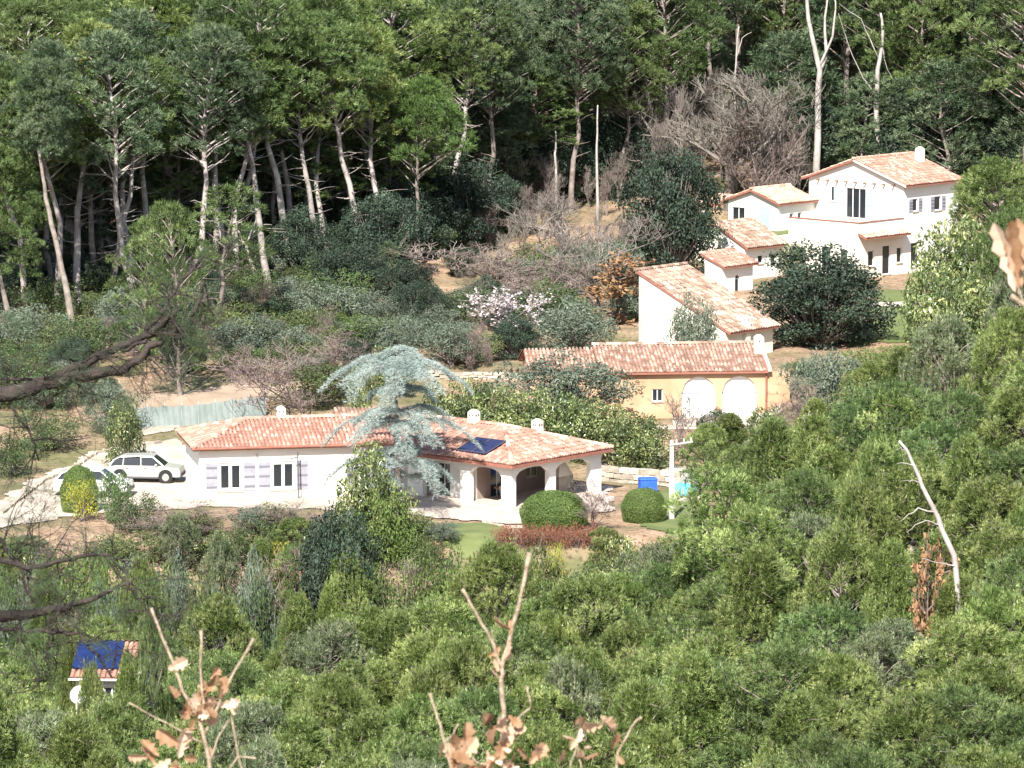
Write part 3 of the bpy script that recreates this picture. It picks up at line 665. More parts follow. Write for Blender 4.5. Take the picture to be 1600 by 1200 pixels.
# small building C with steep pink roof, lower left
def annex(name, u, v, Y, gzv, Lx, Ly, slope, label, mt, ph=R(47), ops=(), seed=70, m=M_plaster):
    e = P(u, v, Y); g_ = ground(e[0], e[1]); H = e[2] - g_
    t = thing(name, (e[0], e[1], g_), ph, label, "house")
    wall(t, (0, Ly), (0, 0), H, m=m, z0=-1.5, gable=[(0, slope * Ly), (Ly, 0)], openings=[o[1:] for o in ops if o[0] == 'x'])
    wall(t, (.252, 0), (Lx, 0), H, m=m, z0=-1.5, openings=[o[1:] for o in ops if o[0] == 'y'])
    for o in ops:
        if o[0] == 'x': win(t, (0, Ly), (0, 0), o[1:], nx=1)
        else: win(t, (.252, 0), (Lx, 0), o[1:], nx=1)
    wall(t, (Lx, .252), (Lx, Ly), H, m=m, z0=-1.5, gable=[(0, 0), (Ly, slope * Ly)]); wall(t, (Lx, Ly + .002), (0, Ly + .002), H + slope * Ly - .05, m=m, z0=-1.5)
    roof_plane(t, [(-.15, -.4, H - slope * .3), (Lx + .15, -.4, H - slope * .3), (Lx + .15, Ly + .25, H + slope * (Ly + .35)), (-.15, Ly + .25, H + slope * (Ly + .35))], mt, seed=seed)
    ridge(t, (-.15, Ly + .25, H + slope * (Ly + .35)), (Lx + .15, Ly + .25, H + slope * (Ly + .35)), mt)
    return t, H
annex("annex_house", 1163, 384, 331, 0, 4.2, 2.4, .5, "small white outbuilding with a steep pink tile roof left of the hillside house", M_tileB, ops=[('y', 1.2, 1.8, 1.0, 1.6, 0), ('y', 2.6, 3.2, 1.0, 1.6, 0)], seed=71)
annex("porch_house", 1128, 414, 318, 0, 3.2, 1.5, .35, "narrow lean-to with an arched window between the barn and the dark holm oak", M_tileA, ops=[('y', 1.1, 1.6, .1, 1.0, .25)], seed=73)

# ------------------------------------------------------------------ house roof in the valley, lower left
V0 = P(118, 1062, 200); vz = V0[2] - 2.6
t = thing("valley_house", (V0[0], V0[1], vz), R(-4), "low house among pines with a large blue solar array covering its roof", "house")
wall(t, (0, 0), (2.7, 0), 2.75, [(1.2, 1.9, 1.4, 2.3, 0)], m=M_cream, z0=-5); win(t, (0, 0), (2.7, 0), (1.2, 1.9, 1.4, 2.3, 0), nx=2)
wall(t, (0, 4.4), (0, .252), 2.75, m=M_cream, z0=-5); wall(t, (2.7, .252), (2.7, 4.4), 2.75, m=M_cream, z0=-5)
vs_ = .42; vx1 = 2.45
roof_plane(t, [(-.2, -.3, 2.75), (vx1, -.3, 2.75), (vx1, 2.2, 2.75 + vs_ * 2.5), (-.2, 2.2, 2.75 + vs_ * 2.5)], M_tileA, seed=81)
roof_plane(t, [(vx1, 4.6, 2.8), (-.2, 4.6, 2.8), (-.2, 2.2, 2.75 + vs_ * 2.5), (vx1, 2.2, 2.75 + vs_ * 2.5)], M_tileA, seed=82)
def zv(y): return 2.75 + vs_ * (y + .3)
for k in range(3):
    for j in range(2):
        xa = -.16 + k * .66; ya = .12 + j * .98; b = MB()
        b.prism([(xa, ya, zv(ya) + .14), (xa + .64, ya, zv(ya) + .14), (xa + .64, ya + .95, zv(ya + .95) + .14), (xa, ya + .95, zv(ya + .95) + .14)],
                [(xa, ya, zv(ya) + .18), (xa + .64, ya, zv(ya) + .18), (xa + .64, ya + .95, zv(ya + .95) + .18), (xa, ya + .95, zv(ya + .95) + .18)])
        b.obj('solar_panel', M_solarb, t)
b = MB(); b.tube([(-.25, -.38, 2.68), (vx1 + .05, -.38, 2.68)], .05, 6); b.obj('gutter', M_whitewood, t)
d = thing("satellite_dish", (V0[0] + .25, V0[1] - .9, vz), 0, "white satellite dish on a mast in front of the solar panelled house", "satellite dish")
b = MB(); b.tube([(0, .25, -3), (0, .25, 1.9), (0, .05, 2.05)], .035, 6); b.obj('mast', M_alu, d)
b = MB(); lathe(b, [(0.001, 0), (.25, .03), (.42, .09), (.5, .14), (.51, .15), (.42, .11), (.25, .055), (.001, .03)], 16)
dm = b.obj('dish', M_whitewood, d, smooth=True); dm.location = (0, 0, 2.1); dm.scale = (.78, .78, .78); dm.rotation_euler = (R(65), 0, R(-15))
b = MB(); b.tube([(0, -.1, 1.75), (0, -.5, 2.2)], .015, 5); b.tube([(0, -.5, 2.2), (0, -.56, 2.26)], .05, 6, cap=True); b.obj('receiver_arm', M_dkmetal, d)

# ------------------------------------------------------------------ vehicles
def car(loc, rz, paint, label, L=4.1):
    t = thing("parked_car", loc, rz, label, "car", "cars parked on the drive")
    W = 1.7; hw = W / 2
    prof = [(-L/2, .35), (-L/2 - .02, .55), (-L/2 + .05, .80), (-L*.26, .93), (-.0, .95), (L*.36, .95), (L/2 - .05, .88), (L/2, .6), (L/2 - .03, .33)]
    b = MB(); n = len(prof)
    ys = [(-hw, .94), (-hw + .07, 1.0), (hw - .07, 1.0), (hw, .94)]
    v = []
    for (y, s) in ys:
        for (x, z) in prof: v.append((x * s, y, .22 + (z - .22) * (0.97 if s < 1 else 1.0)))
    q = [(i * n + k, i * n + k + 1, (i + 1) * n + k + 1, (i + 1) * n + k) for i in range(3) for k in range(n - 1)] + [(i * n + n - 1, i * n, (i + 1) * n, (i + 1) * n + n - 1) for i in range(3)]
    tr = [(0, k, k + 1) for k in range(1, n - 1)] + [(3 * n, 3 * n + k + 1, 3 * n + k) for k in range(1, n - 1)]
    b.add(v, q, tr); b.obj('body', paint, t, smooth=False)
    # cabin: roof + pillars + glass
    rf = [(-.55, 1.42), (.2, 1.47), (L*.30, 1.42), (L*.42, 1.2)]
    b = MB()
    for (xa, za), (xb, zb) in zip(rf[:-1], rf[1:]):
        b.prism([(xa, -.62, za - .04), (xb, -.62, zb - .04), (xb, .62, zb - .04), (xa, .62, za - .04)], [(xa, -.60, za), (xb, -.60, zb), (xb, .60, zb), (xa, .60, za)])
    for s in (-1, 1):
        for (xb_, xt, zt) in ((-1.15, -.55, 1.4), (.1, .12, 1.44), (L*.27, L*.26, 1.4), (L*.45, L*.40, 1.2)):
            b.tube([(xb_, s * .78, .93), (xt, s * .61, zt)], .04, 4)
    b.obj('roof_frame', paint, t)
    b = MB(); b.prism([(-1.15, -.76, .93), (L*.45, -.76, .93), (L*.45, .76, .93), (-1.15, .76, .93)], [(-.55, -.59, 1.40), (L*.38, -.59, 1.28), (L*.38, .59, 1.28), (-.55, .59, 1.40)]); b.obj('windows', M_glass, t)
    wm = MB(); lathe(wm, [(.0, -.1), (.2, -.1), (.31, -.09), (.32, 0), (.31, .09), (.2, .1), (0, .1)], 18); wmesh = wm.mesh('tyre', M_tyre)
    rm = MB(); lathe(rm, [(.0, .125), (.17, .125), (.2, .105), (.2, -.105), (.17, -.125), (0, -.125)], 14); rmesh = rm.mesh('rim', M_rim)
    for x in (-L * .31, L * .31):
        for s in (-1, 1):
            w_ = link(bpy.data.objects.new('wheel', wmesh), t); w_.location = (x, s * (hw - .08), .32); w_.rotation_euler = (pi / 2, 0, 0)
            r_ = link(bpy.data.objects.new('rim', rmesh), w_)
    am = MB(); lathe(am, [(0, -.11), (.40, -.11), (.40, .11), (0, .11)], 18); amesh = am.mesh('wheel_arch', M_tyre)
    for x in (-L * .31, L * .31):
        a_ = link(bpy.data.objects.new('wheel_arch', amesh), t); a_.location = (x, -(hw - .085), .36); a_.rotation_euler = (pi / 2, 0, 0)
        a_ = link(bpy.data.objects.new('wheel_arch', amesh), t); a_.location = (x, hw - .085, .36); a_.rotation_euler = (pi / 2, 0, 0)
    for s in (-1, 1):
        for xd in (-.95, .12, L * .27):
            b = MB(); b.box(xd - .01, s * (hw + .002) - .004, .36, xd + .01, s * (hw + .002) + .004, .92); b.obj('door_seam', M_dkmetal, t)
        b = MB(); b.box(-L * .3, s * (hw + .002) - .006, .26, L * .3, s * (hw + .002) + .006, .36); b.obj('sill_trim', M_dkmetal, t)
        for xd in (-.15, .85):
            b = MB(); b.box(xd - .07, s * (hw + .012) - .012, .78, xd + .07, s * (hw + .012) + .012, .81); b.obj('door_handle', M_dkmetal, t)
    for x in (-L / 2 - .02, L / 2 + .0):
        b = MB(); b.box(x - .05, -.74, .34, x + .05, .74, .52); b.obj('bumper', M_dkmetal, t)
    hm = MB(); hm.box(-.03, -.16, -.07, .03, .16, .07); 
    for nm, x, mm_ in (('headlight', -L/2 + .03, M_alu), ('tail_light', L/2 - .02, M_lampred)):
        me = hm.mesh(nm, mm_)
        for s in (-1, 1):
            o = link(bpy.data.objects.new(nm, me), t); o.location = (x, s * .6, .68)
    b = MB(); b.box(-.01, -.25, -.055, .01, .25, .055); pl = b.obj('number_plate', M_whitewood, t); pl.location = (-L / 2 - .03, 0, .45)
    b = MB(); b.box(-.06, 0, 0, .06, .16, .1)
    mm = b.mesh('mirror', paint)
    for s in (-1, 1):
        o = link(bpy.data.objects.new('mirror', mm), t); o.location = (-.75, s * .78 - (.16 if s < 0 else 0), .95)
    return t
c1 = G(226, 756); car((c1[0], c1[1] + .6, ground(c1[0], c1[1]) + .06), R(174), M_carpaint, "pale green grey hatchback parked side on beside the villa")
c2 = G(146, 776); car((c2[0], c2[1], ground(c2[0], c2[1]) + .06), R(172), M_carwhite, "white car half hidden behind the yellow bush left of the hatchback")

# ------------------------------------------------------------------ poles, fence, pool, walls
pp = G(1049, 812); t = thing("utility_pole", pp, 0, "pale concrete utility pole standing between the blue bin and the pool", "pole")
ptop = P(1046, 688, pp[1])[2] - pp[2]
b = MB(); b.prism([(-.15, -.13, -.3), (.15, -.13, -.3), (.15, .13, -.3), (-.15, .13, -.3)], [(-.09, -.08, ptop), (.09, -.08, ptop), (.09, .08, ptop), (-.09, .08, ptop)]); b.obj('pole', M_conc, t)
b = MB(); b.tube([(-.1, -.1, ptop - .25), (1.1, -.15, ptop - .05)], .045, 5); b.obj('crossarm', M_conc, t)
for k in range(3):
    b = MB(); b.tube([(.25 + k * .38, -.13, ptop - .15 + k * .05), (.25 + k * .38, -.13, ptop + .06 + k * .05)], .035, 6, cap=True); b.obj('insulator', M_whitewood, t)
pp = G(467, 780); t = thing("lamp_post", pp, 0, "thin dark lamp post standing in front of the villa's second window", "lamp post")
ptop = P(464, 706, pp[1])[2] - pp[2]
b = MB(); b.tube([(0, 0, -.2), (-.05, 0, ptop)], [.05, .04], 6, cap=True); b.obj('post', M_dkmetal, t)
b = MB(); b.tube([(-.05, 0, ptop - .28), (-.42, -.05, ptop - .36)], .035, 5, cap=True); b.obj('arm', M_dkmetal, t)
pp = G(430, 935, 225); t = thing("marker_post", pp, 0, "short pale post among the shrubs left of the dark laurel", "post")
ptop = P(430, 893, pp[1])[2] - pp[2]
b = MB(); b.box(-.09, -.09, -.3, .09, .09, max(ptop, .8)); b.obj('post', M_conc, t); b = MB(); b.box(-.13, -.13, max(ptop, .8) + .002, .13, .13, max(ptop, .8) + .08); b.obj('cap', M_conc, t)

# net fence
t = None
F0 = G(205, 672, 258); F1 = G(415, 652, 258); n_f = 9
fdir = (F1 - F0) ; L_f = np.linalg.norm(fdir[:2]); fa_ = math.atan2(fdir[1], fdir[0])
t = thing("net_fence", F0, 0, "green grey netting fence on posts along the bank behind the villa", "fence")
for k in range(n_f):
    p_ = F0 + fdir * k / (n_f - 1); gz_ = ground(p_[0], p_[1]); b = MB()
    b.tube([(0, 0, -.2), (0, 0, 1.35)], .035, 6, cap=True); o = b.obj('post', M_conc, t); o.location = (p_[0] - F0[0], p_[1] - F0[1], gz_ - F0[2])
for k in range(n_f - 1):
    a = F0 + fdir * k / (n_f - 1); c = F0 + fdir * (k + 1) / (n_f - 1); b = MB(); V = []; Qn = []
    for i in range(9):
        for j in range(4):
            p_ = a + (c - a) * i / 8; s_ = .05 * sin(i * 2.1 + j + k)
            V.append((p_[0] - F0[0] , p_[1] - F0[1] - .05 + s_, ground(p_[0], p_[1]) - F0[2] + 1.22 * j / 3 - .08 * sin(pi * i / 8) * (j / 3)))
    Qn = [(i * 4 + j, (i + 1) * 4 + j, (i + 1) * 4 + j + 1, i * 4 + j + 1) for i in range(8) for j in range(3)]
    b.add(V, Qn); b.obj('net_panel', M_net, t, smooth=True)

def stone_wall(name, pts, h, th, label, m=M_stone, seed=1, ymin=238, bl=.55, rows=3):
    """dry wall of separate blocks along ground points"""
    w0 = [G(u, v, ymin) for u, v in pts]
    t = thing(name, w0[0], 0, label, "wall"); rng = np.random.default_rng(seed)
    meshes = []
    for k in range(5):
        b = MB(); c = rng.normal(0, .03, (8, 3)); base = np.array([(x, y, z) for z in (0, 1) for y in (-.5, .5) for x in (-.5, .5)], float) * np.array([bl * .96, th, h / rows * .94])
        b.add(base + c, [(0, 2, 3, 1), (4, 5, 7, 6), (0, 1, 5, 4), (2, 6, 7, 3), (0, 4, 6, 2), (1, 3, 7, 5)], tint=rng.random()); meshes.append(b.mesh('stone', m))
    for a, c in zip(w0[:-1], w0[1:]):
        L = np.linalg.norm((c - a)[:2]); n = max(1, int(L / bl)); an = math.atan2(c[1] - a[1], c[0] - a[0])
        for r_ in range(rows):
            for i in range(n):
                f = (i + .5 + (.5 if r_ % 2 else 0)) / n
                if f > 1: continue
                p_ = a + (c - a) * f; o = link(bpy.data.objects.new('stone', meshes[rng.integers(5)]), t)
                o.location = (p_[0] - w0[0][0], p_[1] - w0[0][1], ground(p_[0], p_[1]) - w0[0][2] - .1 + h / rows * r_); o.rotation_euler = (0, 0, an + rng.normal(0, .04)); o.scale = (L / n / bl, 1, 1)
    return t
stone_wall("retaining_wall", [(940, 752), (1000, 756), (1098, 764)], .95, .35, "pale stone retaining wall behind the pool and the blue bin", seed=3)
stone_wall("garden_wall", [(650, 590), (770, 592), (870, 588)], .5, .4, "low pale stone wall running behind the evergreen hedge", seed=5, ymin=262)
stone_wall("driveway_kerb", [(0, 806), (70, 752), (150, 712), (250, 695)], .3, .35, "low rubble kerb along the upper edge of the driveway", seed=7, rows=1)
stone_wall("garden_edging", [(755, 818), (790, 826), (850, 826)], .22, .3, "curved pale stone edging round the lawn below the porch", seed=9, rows=1)

pq = [G(1050, 760), G(1096, 762), G(1090, 786), G(1052, 784)]
t = thing("swimming_pool", pq[0], 0, "small bright turquoise pool right of the utility pole", "pool")
V = [(p[0] - pq[0][0], p[1] - pq[0][1], .22) for p in pq]
b = MB(); b.add(V, [(0, 1, 2, 3)]); b.obj('water', M_pool, t)
b = MB()
for i in range(4):
    a = np.array(V[i]); c = np.array(V[(i + 1) % 4]); a[2] = c[2] = .1; b.tube([a, c], .2, 6, cap=True)
b.obj('pool_rim', M_terr, t)
bb = G(1012, 772); t = thing("blue_bin", bb, R(12), "bright blue plastic crate stand near the utility pole", "bin")
b = MB(); b.box(-.46, -.3, 0, .46, .3, .80); b.obj('body', M_bluebox, t)
b = MB(); b.prism([(-.5, -.34, .802), (.5, -.34, .802), (.5, .34, .802), (-.5, .34, .802)], [(-.44, -.28, .88), (.44, -.28, .88), (.44, .28, .88), (-.44, .28, .88)]); b.obj('lid', M_bluebox, t)
for s in (-1, 1):
    b = MB(); b.box(s * .43 - .01, -.12, .5, s * .43 + .03, .12, .56); b.obj('handle', M_dkmetal, t)

# ------------------------------------------------------------------ vegetation generators
def unit(a): return a / (np.linalg.norm(a, axis=-1, keepdims=True) + 1e-9)
def needle_mesh(mb, pos, out, K, Ln, W, rng, tint, spread=.8):
    """tufts of long thin triangles at pos pointing out"""
    n = len(pos); ax = np.repeat(out, K, 0); c = np.repeat(pos, K, 0)
    d = unit(ax + rng.normal(0, spread * .6, (n * K, 3))); ln = Ln * rng.uniform(.6, 1.2, (n * K, 1))
    side = unit(np.cross(d, rng.normal(0, 1, (n * K, 3)))) * W * rng.uniform(.7, 1.2, (n * K, 1)) / 2
    b = c + rng.normal(0, Ln * .18, (n * K, 3))
    v = np.stack([b - side, b + side, b + d * ln], 1).reshape(-1, 3)
    mb.add(v, None, np.arange(n * K * 3).reshape(-1, 3), tint=np.clip(np.repeat(tint, K) + rng.normal(0, .12, n * K), 0, 1))
def leaf_mesh(mb, pos, out, size, aspect, rng, tint, spread=.9):
    n = len(pos); nn = unit(out + rng.normal(0, spread, (n, 3))); a = unit(np.cross(nn, rng.normal(0, 1, (n, 3)))); b = np.cross(nn, a)
    s = size * rng.uniform(.6, 1.25, (n, 1)); bend = nn * s * rng.uniform(-.15, .15, (n, 1))
    v = np.stack([pos - a * s / 2 - bend, pos + b * s * aspect / 2, pos + a * s / 2 - bend, pos - b * s * aspect / 2], 1).reshape(-1, 3)
    mb.add(v, np.arange(n * 4).reshape(-1, 4), tint=np.clip(tint, 0, 1))
def puff_pts(puffs, m, rng, shell=(.55, 1.0), zmin=-.35):
    P_, O_, T_ = [], [], []
    for (c, r) in puffs:
        k = max(4, int(m * (np.mean(r) ** 2)))
        d = unit(rng.normal(0, 1, (k * 2, 3))); d = d[d[:, 2] > zmin][:k]
        # lumpy surface
        rr = rng.uniform(*shell, (len(d), 1)) ** .6
        lump = 1 + .16 * np.sin(d[:, :1] * 7 + c[0] * 3) * np.sin(d[:, 1:2] * 6 + c[1] * 5) + .1 * np.sin(d[:, 2:] * 9 + c[2])
        P_.append(np.array(c) + d * rr * lump * np.array(r)); O_.append(unit(d + np.array([0, 0, .45])))
        T_.append(np.full(len(d), rng.uniform(.25, .75)) + rng.normal(0, .1, len(d)))
    return np.concatenate(P_), np.concatenate(O_), np.concatenate(T_)
def wob(a, b, n, amp, rng):
    a = np.array(a, float); b = np.array(b, float); t = np.linspace(0, 1, n)[:, None]
    p = a + (b - a) * t; o = np.cumsum(rng.normal(0, 1, (n, 3)), 0) * amp; o -= o[-1] * t; return p + o * np.minimum(1, t * 3)

def pine(seed, h=16., cs=.5, cr=3.2, npuff=22, rp=1.15, K=12, m=34, Ln=.42, W=.07, lean=.6, tr=.2, mat_=None, flat=.62, bare=0, shape='round', shoots=0, twigs=0, bark=None):
    rng = np.random.default_rng(seed); ph = rng.uniform(0, 2 * pi)
    top = np.array([cos(ph) * lean, sin(ph) * lean, h * .93]); tk = wob((0, 0, 0), top, 9, h * .012, rng)
    tb = MB(); tb.tube([(0, 0, -1.0)] + list(tk), [tr * 1.15] + list(np.linspace(tr, tr * .25, 9)), 7)
    puffs = []
    for i in range(npuff):
        f = (i + .5) / npuff; zf = cs + (1 - cs) * f ** .85
        if shape == 'round': rad = cr * math.sqrt(max(.05, 1 - ((zf - cs) / (1 - cs) * 1.6 - .62) ** 2))
        elif shape == 'umb': rad = cr * (1.05 - .75 * f ** 2.2)
        else: rad = cr * (1.05 - .85 * f)
        a = i * 2.4 + rng.uniform(-.5, .5); rr = rad * rng.uniform(.45, 1.0) * (1 - .3 * (f > .9)); zc = h * zf
        tc = np.array([np.interp(zc, tk[:, 2], tk[:, 0]), np.interp(zc, tk[:, 2], tk[:, 1]), 0])
        c = tc + np.array([rr * cos(a), rr * sin(a), zc]); rp_ = rp * rng.uniform(.7, 1.25); puffs.append((c, np.array([rp_, rp_, rp_ * flat])))
        z0 = max(h * cs * .55, zc - rr * .55 - .4)
        s = np.array([np.interp(z0, tk[:, 2], tk[:, 0]), np.interp(z0, tk[:, 2], tk[:, 1]), z0])
        tb.tube(wob(s, c, 5, .06, rng), np.linspace(tr * .32, .02, 5), 4)
    for i in range(bare):      # dead side branches below the crown
        z0 = h * rng.uniform(cs * .35, cs * 1.05); a = rng.uniform(0, 2 * pi); l = rng.uniform(.8, 2.2)
        s = np.array([np.interp(z0, tk[:, 2], tk[:, 0]), np.interp(z0, tk[:, 2], tk[:, 1]), z0]); tb.tube(wob(s, s + np.array([cos(a) * l, sin(a) * l, rng.uniform(-.2, .8)]), 4, .08, rng), np.linspace(.045, .012, 4), 3)
    P_, O_, T_ = puff_pts(puffs, m, rng)
    for i in range(twigs):
        a_ = P_[rng.integers(len(P_))] * np.array([1.02, 1.02, 1]); tb.tube(wob(a_ - rng.normal(0, .12, 3), a_ + unit(rng.normal(0, 1, 3) + np.array([0, 0, .8])) * rng.uniform(.3, .7), 3, .05, rng), np.linspace(.016, .006, 3), 3)
    cb = MB(); needle_mesh(cb, P_, O_, K, Ln, W, rng, T_)
    if shoots:
        sel = rng.choice(len(P_), min(shoots, len(P_)), replace=False); up = P_[sel]
        for j in range(3):
            needle_mesh(cb, up + np.array([0, 0, .18 * j]), unit(np.tile([[0, 0, 1.]], (len(up), 1)) + O_[sel] * .35), 7, Ln * .7, W, rng, T_[sel] + .25, spread=.55)
    return {'trunk': tb.mesh('trunk', bark or M_bark, True), 'crown': cb.mesh('crown', mat_ or M_needle), 'h': h, 'w': cr * 2 + rp}

def broad(seed, h, cr, mat_, size=.14, aspect=.5, npuff=16, rp=.9, dens=150, cs=.2, flat=.8, tr=.12, bark=None, stems=1, tint=0., spread=.9):
    """rounded crown of leafy puffs down to height cs*h, on one or more stems"""
    rng = np.random.default_rng(seed); tb = MB(); puffs = []
    hc = h * (1 + cs) / 2; hz = h * (1 - cs) / 2
    for i in range(npuff):
        f = (i + .5) / npuff; cz = 1 - 2 * f; sz = math.sqrt(1 - cz * cz)
        a = i * 2.4 + rng.uniform(-.35, .35); q_ = (1.0 if i % 4 else .45) * (1 + .26 * sin(a * 2 + seed) * sin(cz * 3 + seed * 1.7) + rng.normal(0, .10))
        c = np.array([cos(a) * sz * (cr - rp * .75) * q_, sin(a) * sz * (cr - rp * .75) * q_, hc + cz * (hz - rp * .6 * flat) * q_]) + rng.normal(0, .12, 3) * rp
        r_ = rp * rng.uniform(.75, 1.2); puffs.append((c, np.array([r_, r_, r_ * flat])))
        s = np.array([rng.normal(0, .08), rng.normal(0, .08), h * cs * .4]); tb.tube(wob(s, c, 5, .07, rng), np.linspace(tr * .45, .012, 5), 4)
    for k in range(stems):
        tb.tube(wob((rng.normal(0, .1 * stems), rng.normal(0, .1 * stems), -.5), (rng.normal(0, .15), rng.normal(0, .15), h * max(cs, .3) + .3), 5, .05, rng), np.linspace(tr, tr * .6, 5), 6)
    P_, O_, T_ = puff_pts(puffs, dens, rng, (.35, 1.0), -1.0)
    sp_ = rng.choice(len(P_), len(P_) // 7, replace=False); P_[sp_] += O_[sp_] * rng.uniform(.05, .40, (len(sp_), 1)) * rp; cb = MB(); leaf_mesh(cb, P_, O_, size, aspect, rng, T_ + rng.normal(0, .2, len(T_)) + tint, spread)
    return {'trunk': tb.mesh('trunk', bark or M_bark, True), 'crown': cb.mesh('crown', mat_), 'h': h, 'w': cr * 2}

def bare_tree(seed, h, spread, mat_, tr=.16, lv=4, leafmat=None, leaf=.1, nleaf=0, up=.35, nb=5, twr=.012, start=.15):
    rng = np.random.default_rng(seed); tb = MB(); cb = MB(); tips = []
    def go(p, d, l, r, k):
        n = 5 if k < 2 else 4; pts = [p]; q_ = p; dd = d
        for i in range(n - 1):
            dd = unit(dd + rng.normal(0, .17, 3) + np.array([0, 0, up * .12])); q_ = q_ + dd * l / (n - 1); pts.append(q_)
        (tb if k < 2 else cb).tube(pts, np.linspace(r, max(r * .45, twr * .6), n), 5 if k < 2 else 3, tint=rng.random())
        if k >= lv - 1: tips.extend(pts[1:])
        if k < lv:
            nn = nb if k else nb + 2
            for j in range(nn):
                f = rng.uniform(start if k == 0 else .25, 1) if j else 1.0
                i0 = min(int(f * (n - 1)), n - 2); s = pts[i0] + (pts[i0 + 1] - pts[i0]) * (f * (n - 1) - i0)
                nd = unit(dd * .7 + rng.normal(0, spread, 3) + np.array([0, 0, up])); go(s, nd, l * rng.uniform(.5, .75), max(r * .5, twr), k + 1)
    go(np.array([0, 0, -.2]), np.array([0, 0, 1.]), h * .40, tr, 0)
    out = {'trunk': tb.mesh('trunk', mat_, True), 'crown': cb.mesh('branches', mat_), 'h': h, 'w': h * .9, 'cn': 'branches'}
    zz = max(float(np.concatenate(cb.v)[:, 2].max()), .1); out['h'] = zz; xy = np.concatenate(cb.v)[:, :2]; out['w'] = float((np.percentile(xy, 97, axis=0) - np.percentile(xy, 3, axis=0)).mean())
    if nleaf:
        t_ = np.array(tips); sel = rng.integers(0, len(t_), nleaf); pos = t_[sel] + rng.normal(0, .05, (nleaf, 3)); lb = MB()
        leaf_mesh(lb, pos, unit(rng.normal(0, 1, (nleaf, 3))), leaf, .6, rng, rng.random(nleaf)); out['leaves'] = lb.mesh('leaves', leafmat)
    return out

def put(name, spec, loc, rz, scl, label, cat, group=None):
    t = thing(name, loc, rz, label, cat, group); t.scale = scl if hasattr(scl, '__len__') else (scl,) * 3
    link(bpy.data.objects.new('trunk', spec['trunk']), t); link(bpy.data.objects.new(spec.get('cn', 'crown'), spec['crown']), t)
    if 'leaves' in spec: link(bpy.data.objects.new('leaves', spec['leaves']), t)
    return t
def at(name, spec, u, vtop, vbase, label, cat, group=None, wpx=None, Y=None, rz=None, ymin=236.):
    """stands where the picture shows its foot (or at depth Y), as tall as it looks there"""
    if Y is None: g_ = G(u, vbase, ymin)
    else: x = X(u, Y); g_ = np.array([x, Y, ground(x, Y)])
    h = P(u, vtop, g_[1])[2] - g_[2]; s = max(h, .4) / spec['h']
    sx = s if wpx is None else (wpx / FPX * g_[1]) / spec['w']
    return put(name, spec, g_, random.uniform(0, 6.28) if rz is None else rz, (sx, sx, s), label, cat, group)

SP = {}
SP['forest'] = [pine(100 + i, h=16 + i % 3, cs=(.36, .48, .42, .52, .40)[i % 5], cr=(3.0, 2.7, 3.4, 2.9, 3.1)[i % 5], npuff=70, rp=.88, m=64, K=15, Ln=.29, W=.050, lean=1.0, bare=5, mat_=(M_needle_lt, M_needle_dk, M_needle, M_needle_dk, M_needle)[i % 5], flat=.6) for i in range(5)]
SP['tall'] = [pine(160 + i, h=17.5, cs=(.58, .62, .55, .60)[i], cr=(2.9, 3.2, 2.6, 2.2)[i], npuff=52, rp=.9, m=64, K=15, Ln=.29, W=.050, lean=(2.4, 3.2, 1.6, 2.8)[i], bare=14, tr=.24, mat_=(M_needle_lt, M_needle, M_needle_dk, M_needle)[i], flat=.6, bark=M_bark2) for i in range(4)]
SP['bushy'] = [pine(180 + i, h=10, cs=.14, cr=3.3, npuff=60, rp=.72, m=80, K=13, Ln=.27, W=.042, lean=1.2, bare=26, mat_=M_needle, flat=.6) for i in range(2)]
SP['deep'] = [pine(120 + i, h=13, cs=.12, cr=3.1, npuff=48, rp=1.1, m=50, K=9, Ln=.36, W=.08, lean=.5, bare=0, mat_=M_needle_dk, flat=.6) for i in range(3)]
SP['sparse'] = [pine(140 + i, h=13, cs=.45, cr=2.6, npuff=16, rp=.95, m=40, K=12, W=.07, lean=1.8, bare=10, mat_=M_needle) for i in range(2)]
SP['canopy'] = [
    pine(200, h=7, cs=.18, cr=2.4, npuff=84, rp=.5, m=190, K=13, Ln=.19, W=.028, twigs=110, lean=.4, tr=.14, mat_=M_needle_lt, flat=1.25, shoots=350),
    pine(201, h=7.6, cs=.18, cr=2.1, npuff=70, rp=.5, m=200, K=13, Ln=.20, W=.028, twigs=130, lean=.9, tr=.14, mat_=M_needle_lt, flat=1.5, shape='cone', shoots=600),
    pine(202, h=7, cs=.25, cr=2.7, npuff=40, rp=.78, m=120, K=16, Ln=.20, W=.030, twigs=90, lean=.8, tr=.16, mat_=M_needle, flat=.7, shoots=200),
    pine(203, h=6.4, cs=.15, cr=2.6, npuff=100, rp=.42, m=230, K=11, Ln=.18, W=.028, twigs=260, lean=.3, tr=.14, mat_=M_grey, flat=1.1, shoots=250),
    pine(204, h=8, cs=.30, cr=2.3, npuff=34, rp=.85, m=110, K=17, Ln=.21, W=.031, twigs=120, lean=1.4, tr=.16, mat_=M_needle_lt, flat=.8, shape='umb', shoots=400)]
SP['umb'] = [pine(300, h=12, cs=.60, cr=3.4, npuff=34, rp=1.1, m=90, K=10, Ln=.3, W=.06, lean=.3, mat_=M_umb, flat=.55, shape='umb')]
SP['olive'] = [broad(400 + i, 3.2, 2.3, M_olive, size=.20, aspect=.34, npuff=46, rp=.6, dens=480, cs=.12, stems=3, tr=.12) for i in range(3)]
SP['holm'] = [broad(420 + i, 7, 3.6, M_holm, size=.22, aspect=.6, npuff=110, rp=.85, dens=330, cs=.0, tr=.25) for i in range(2)]
SP['laurel'] = [broad(440 + i, 3.2, 1.9, M_laurel, size=.20, aspect=.45, npuff=44, rp=.55, dens=520, cs=.0, tr=.06, stems=3) for i in range(3)]
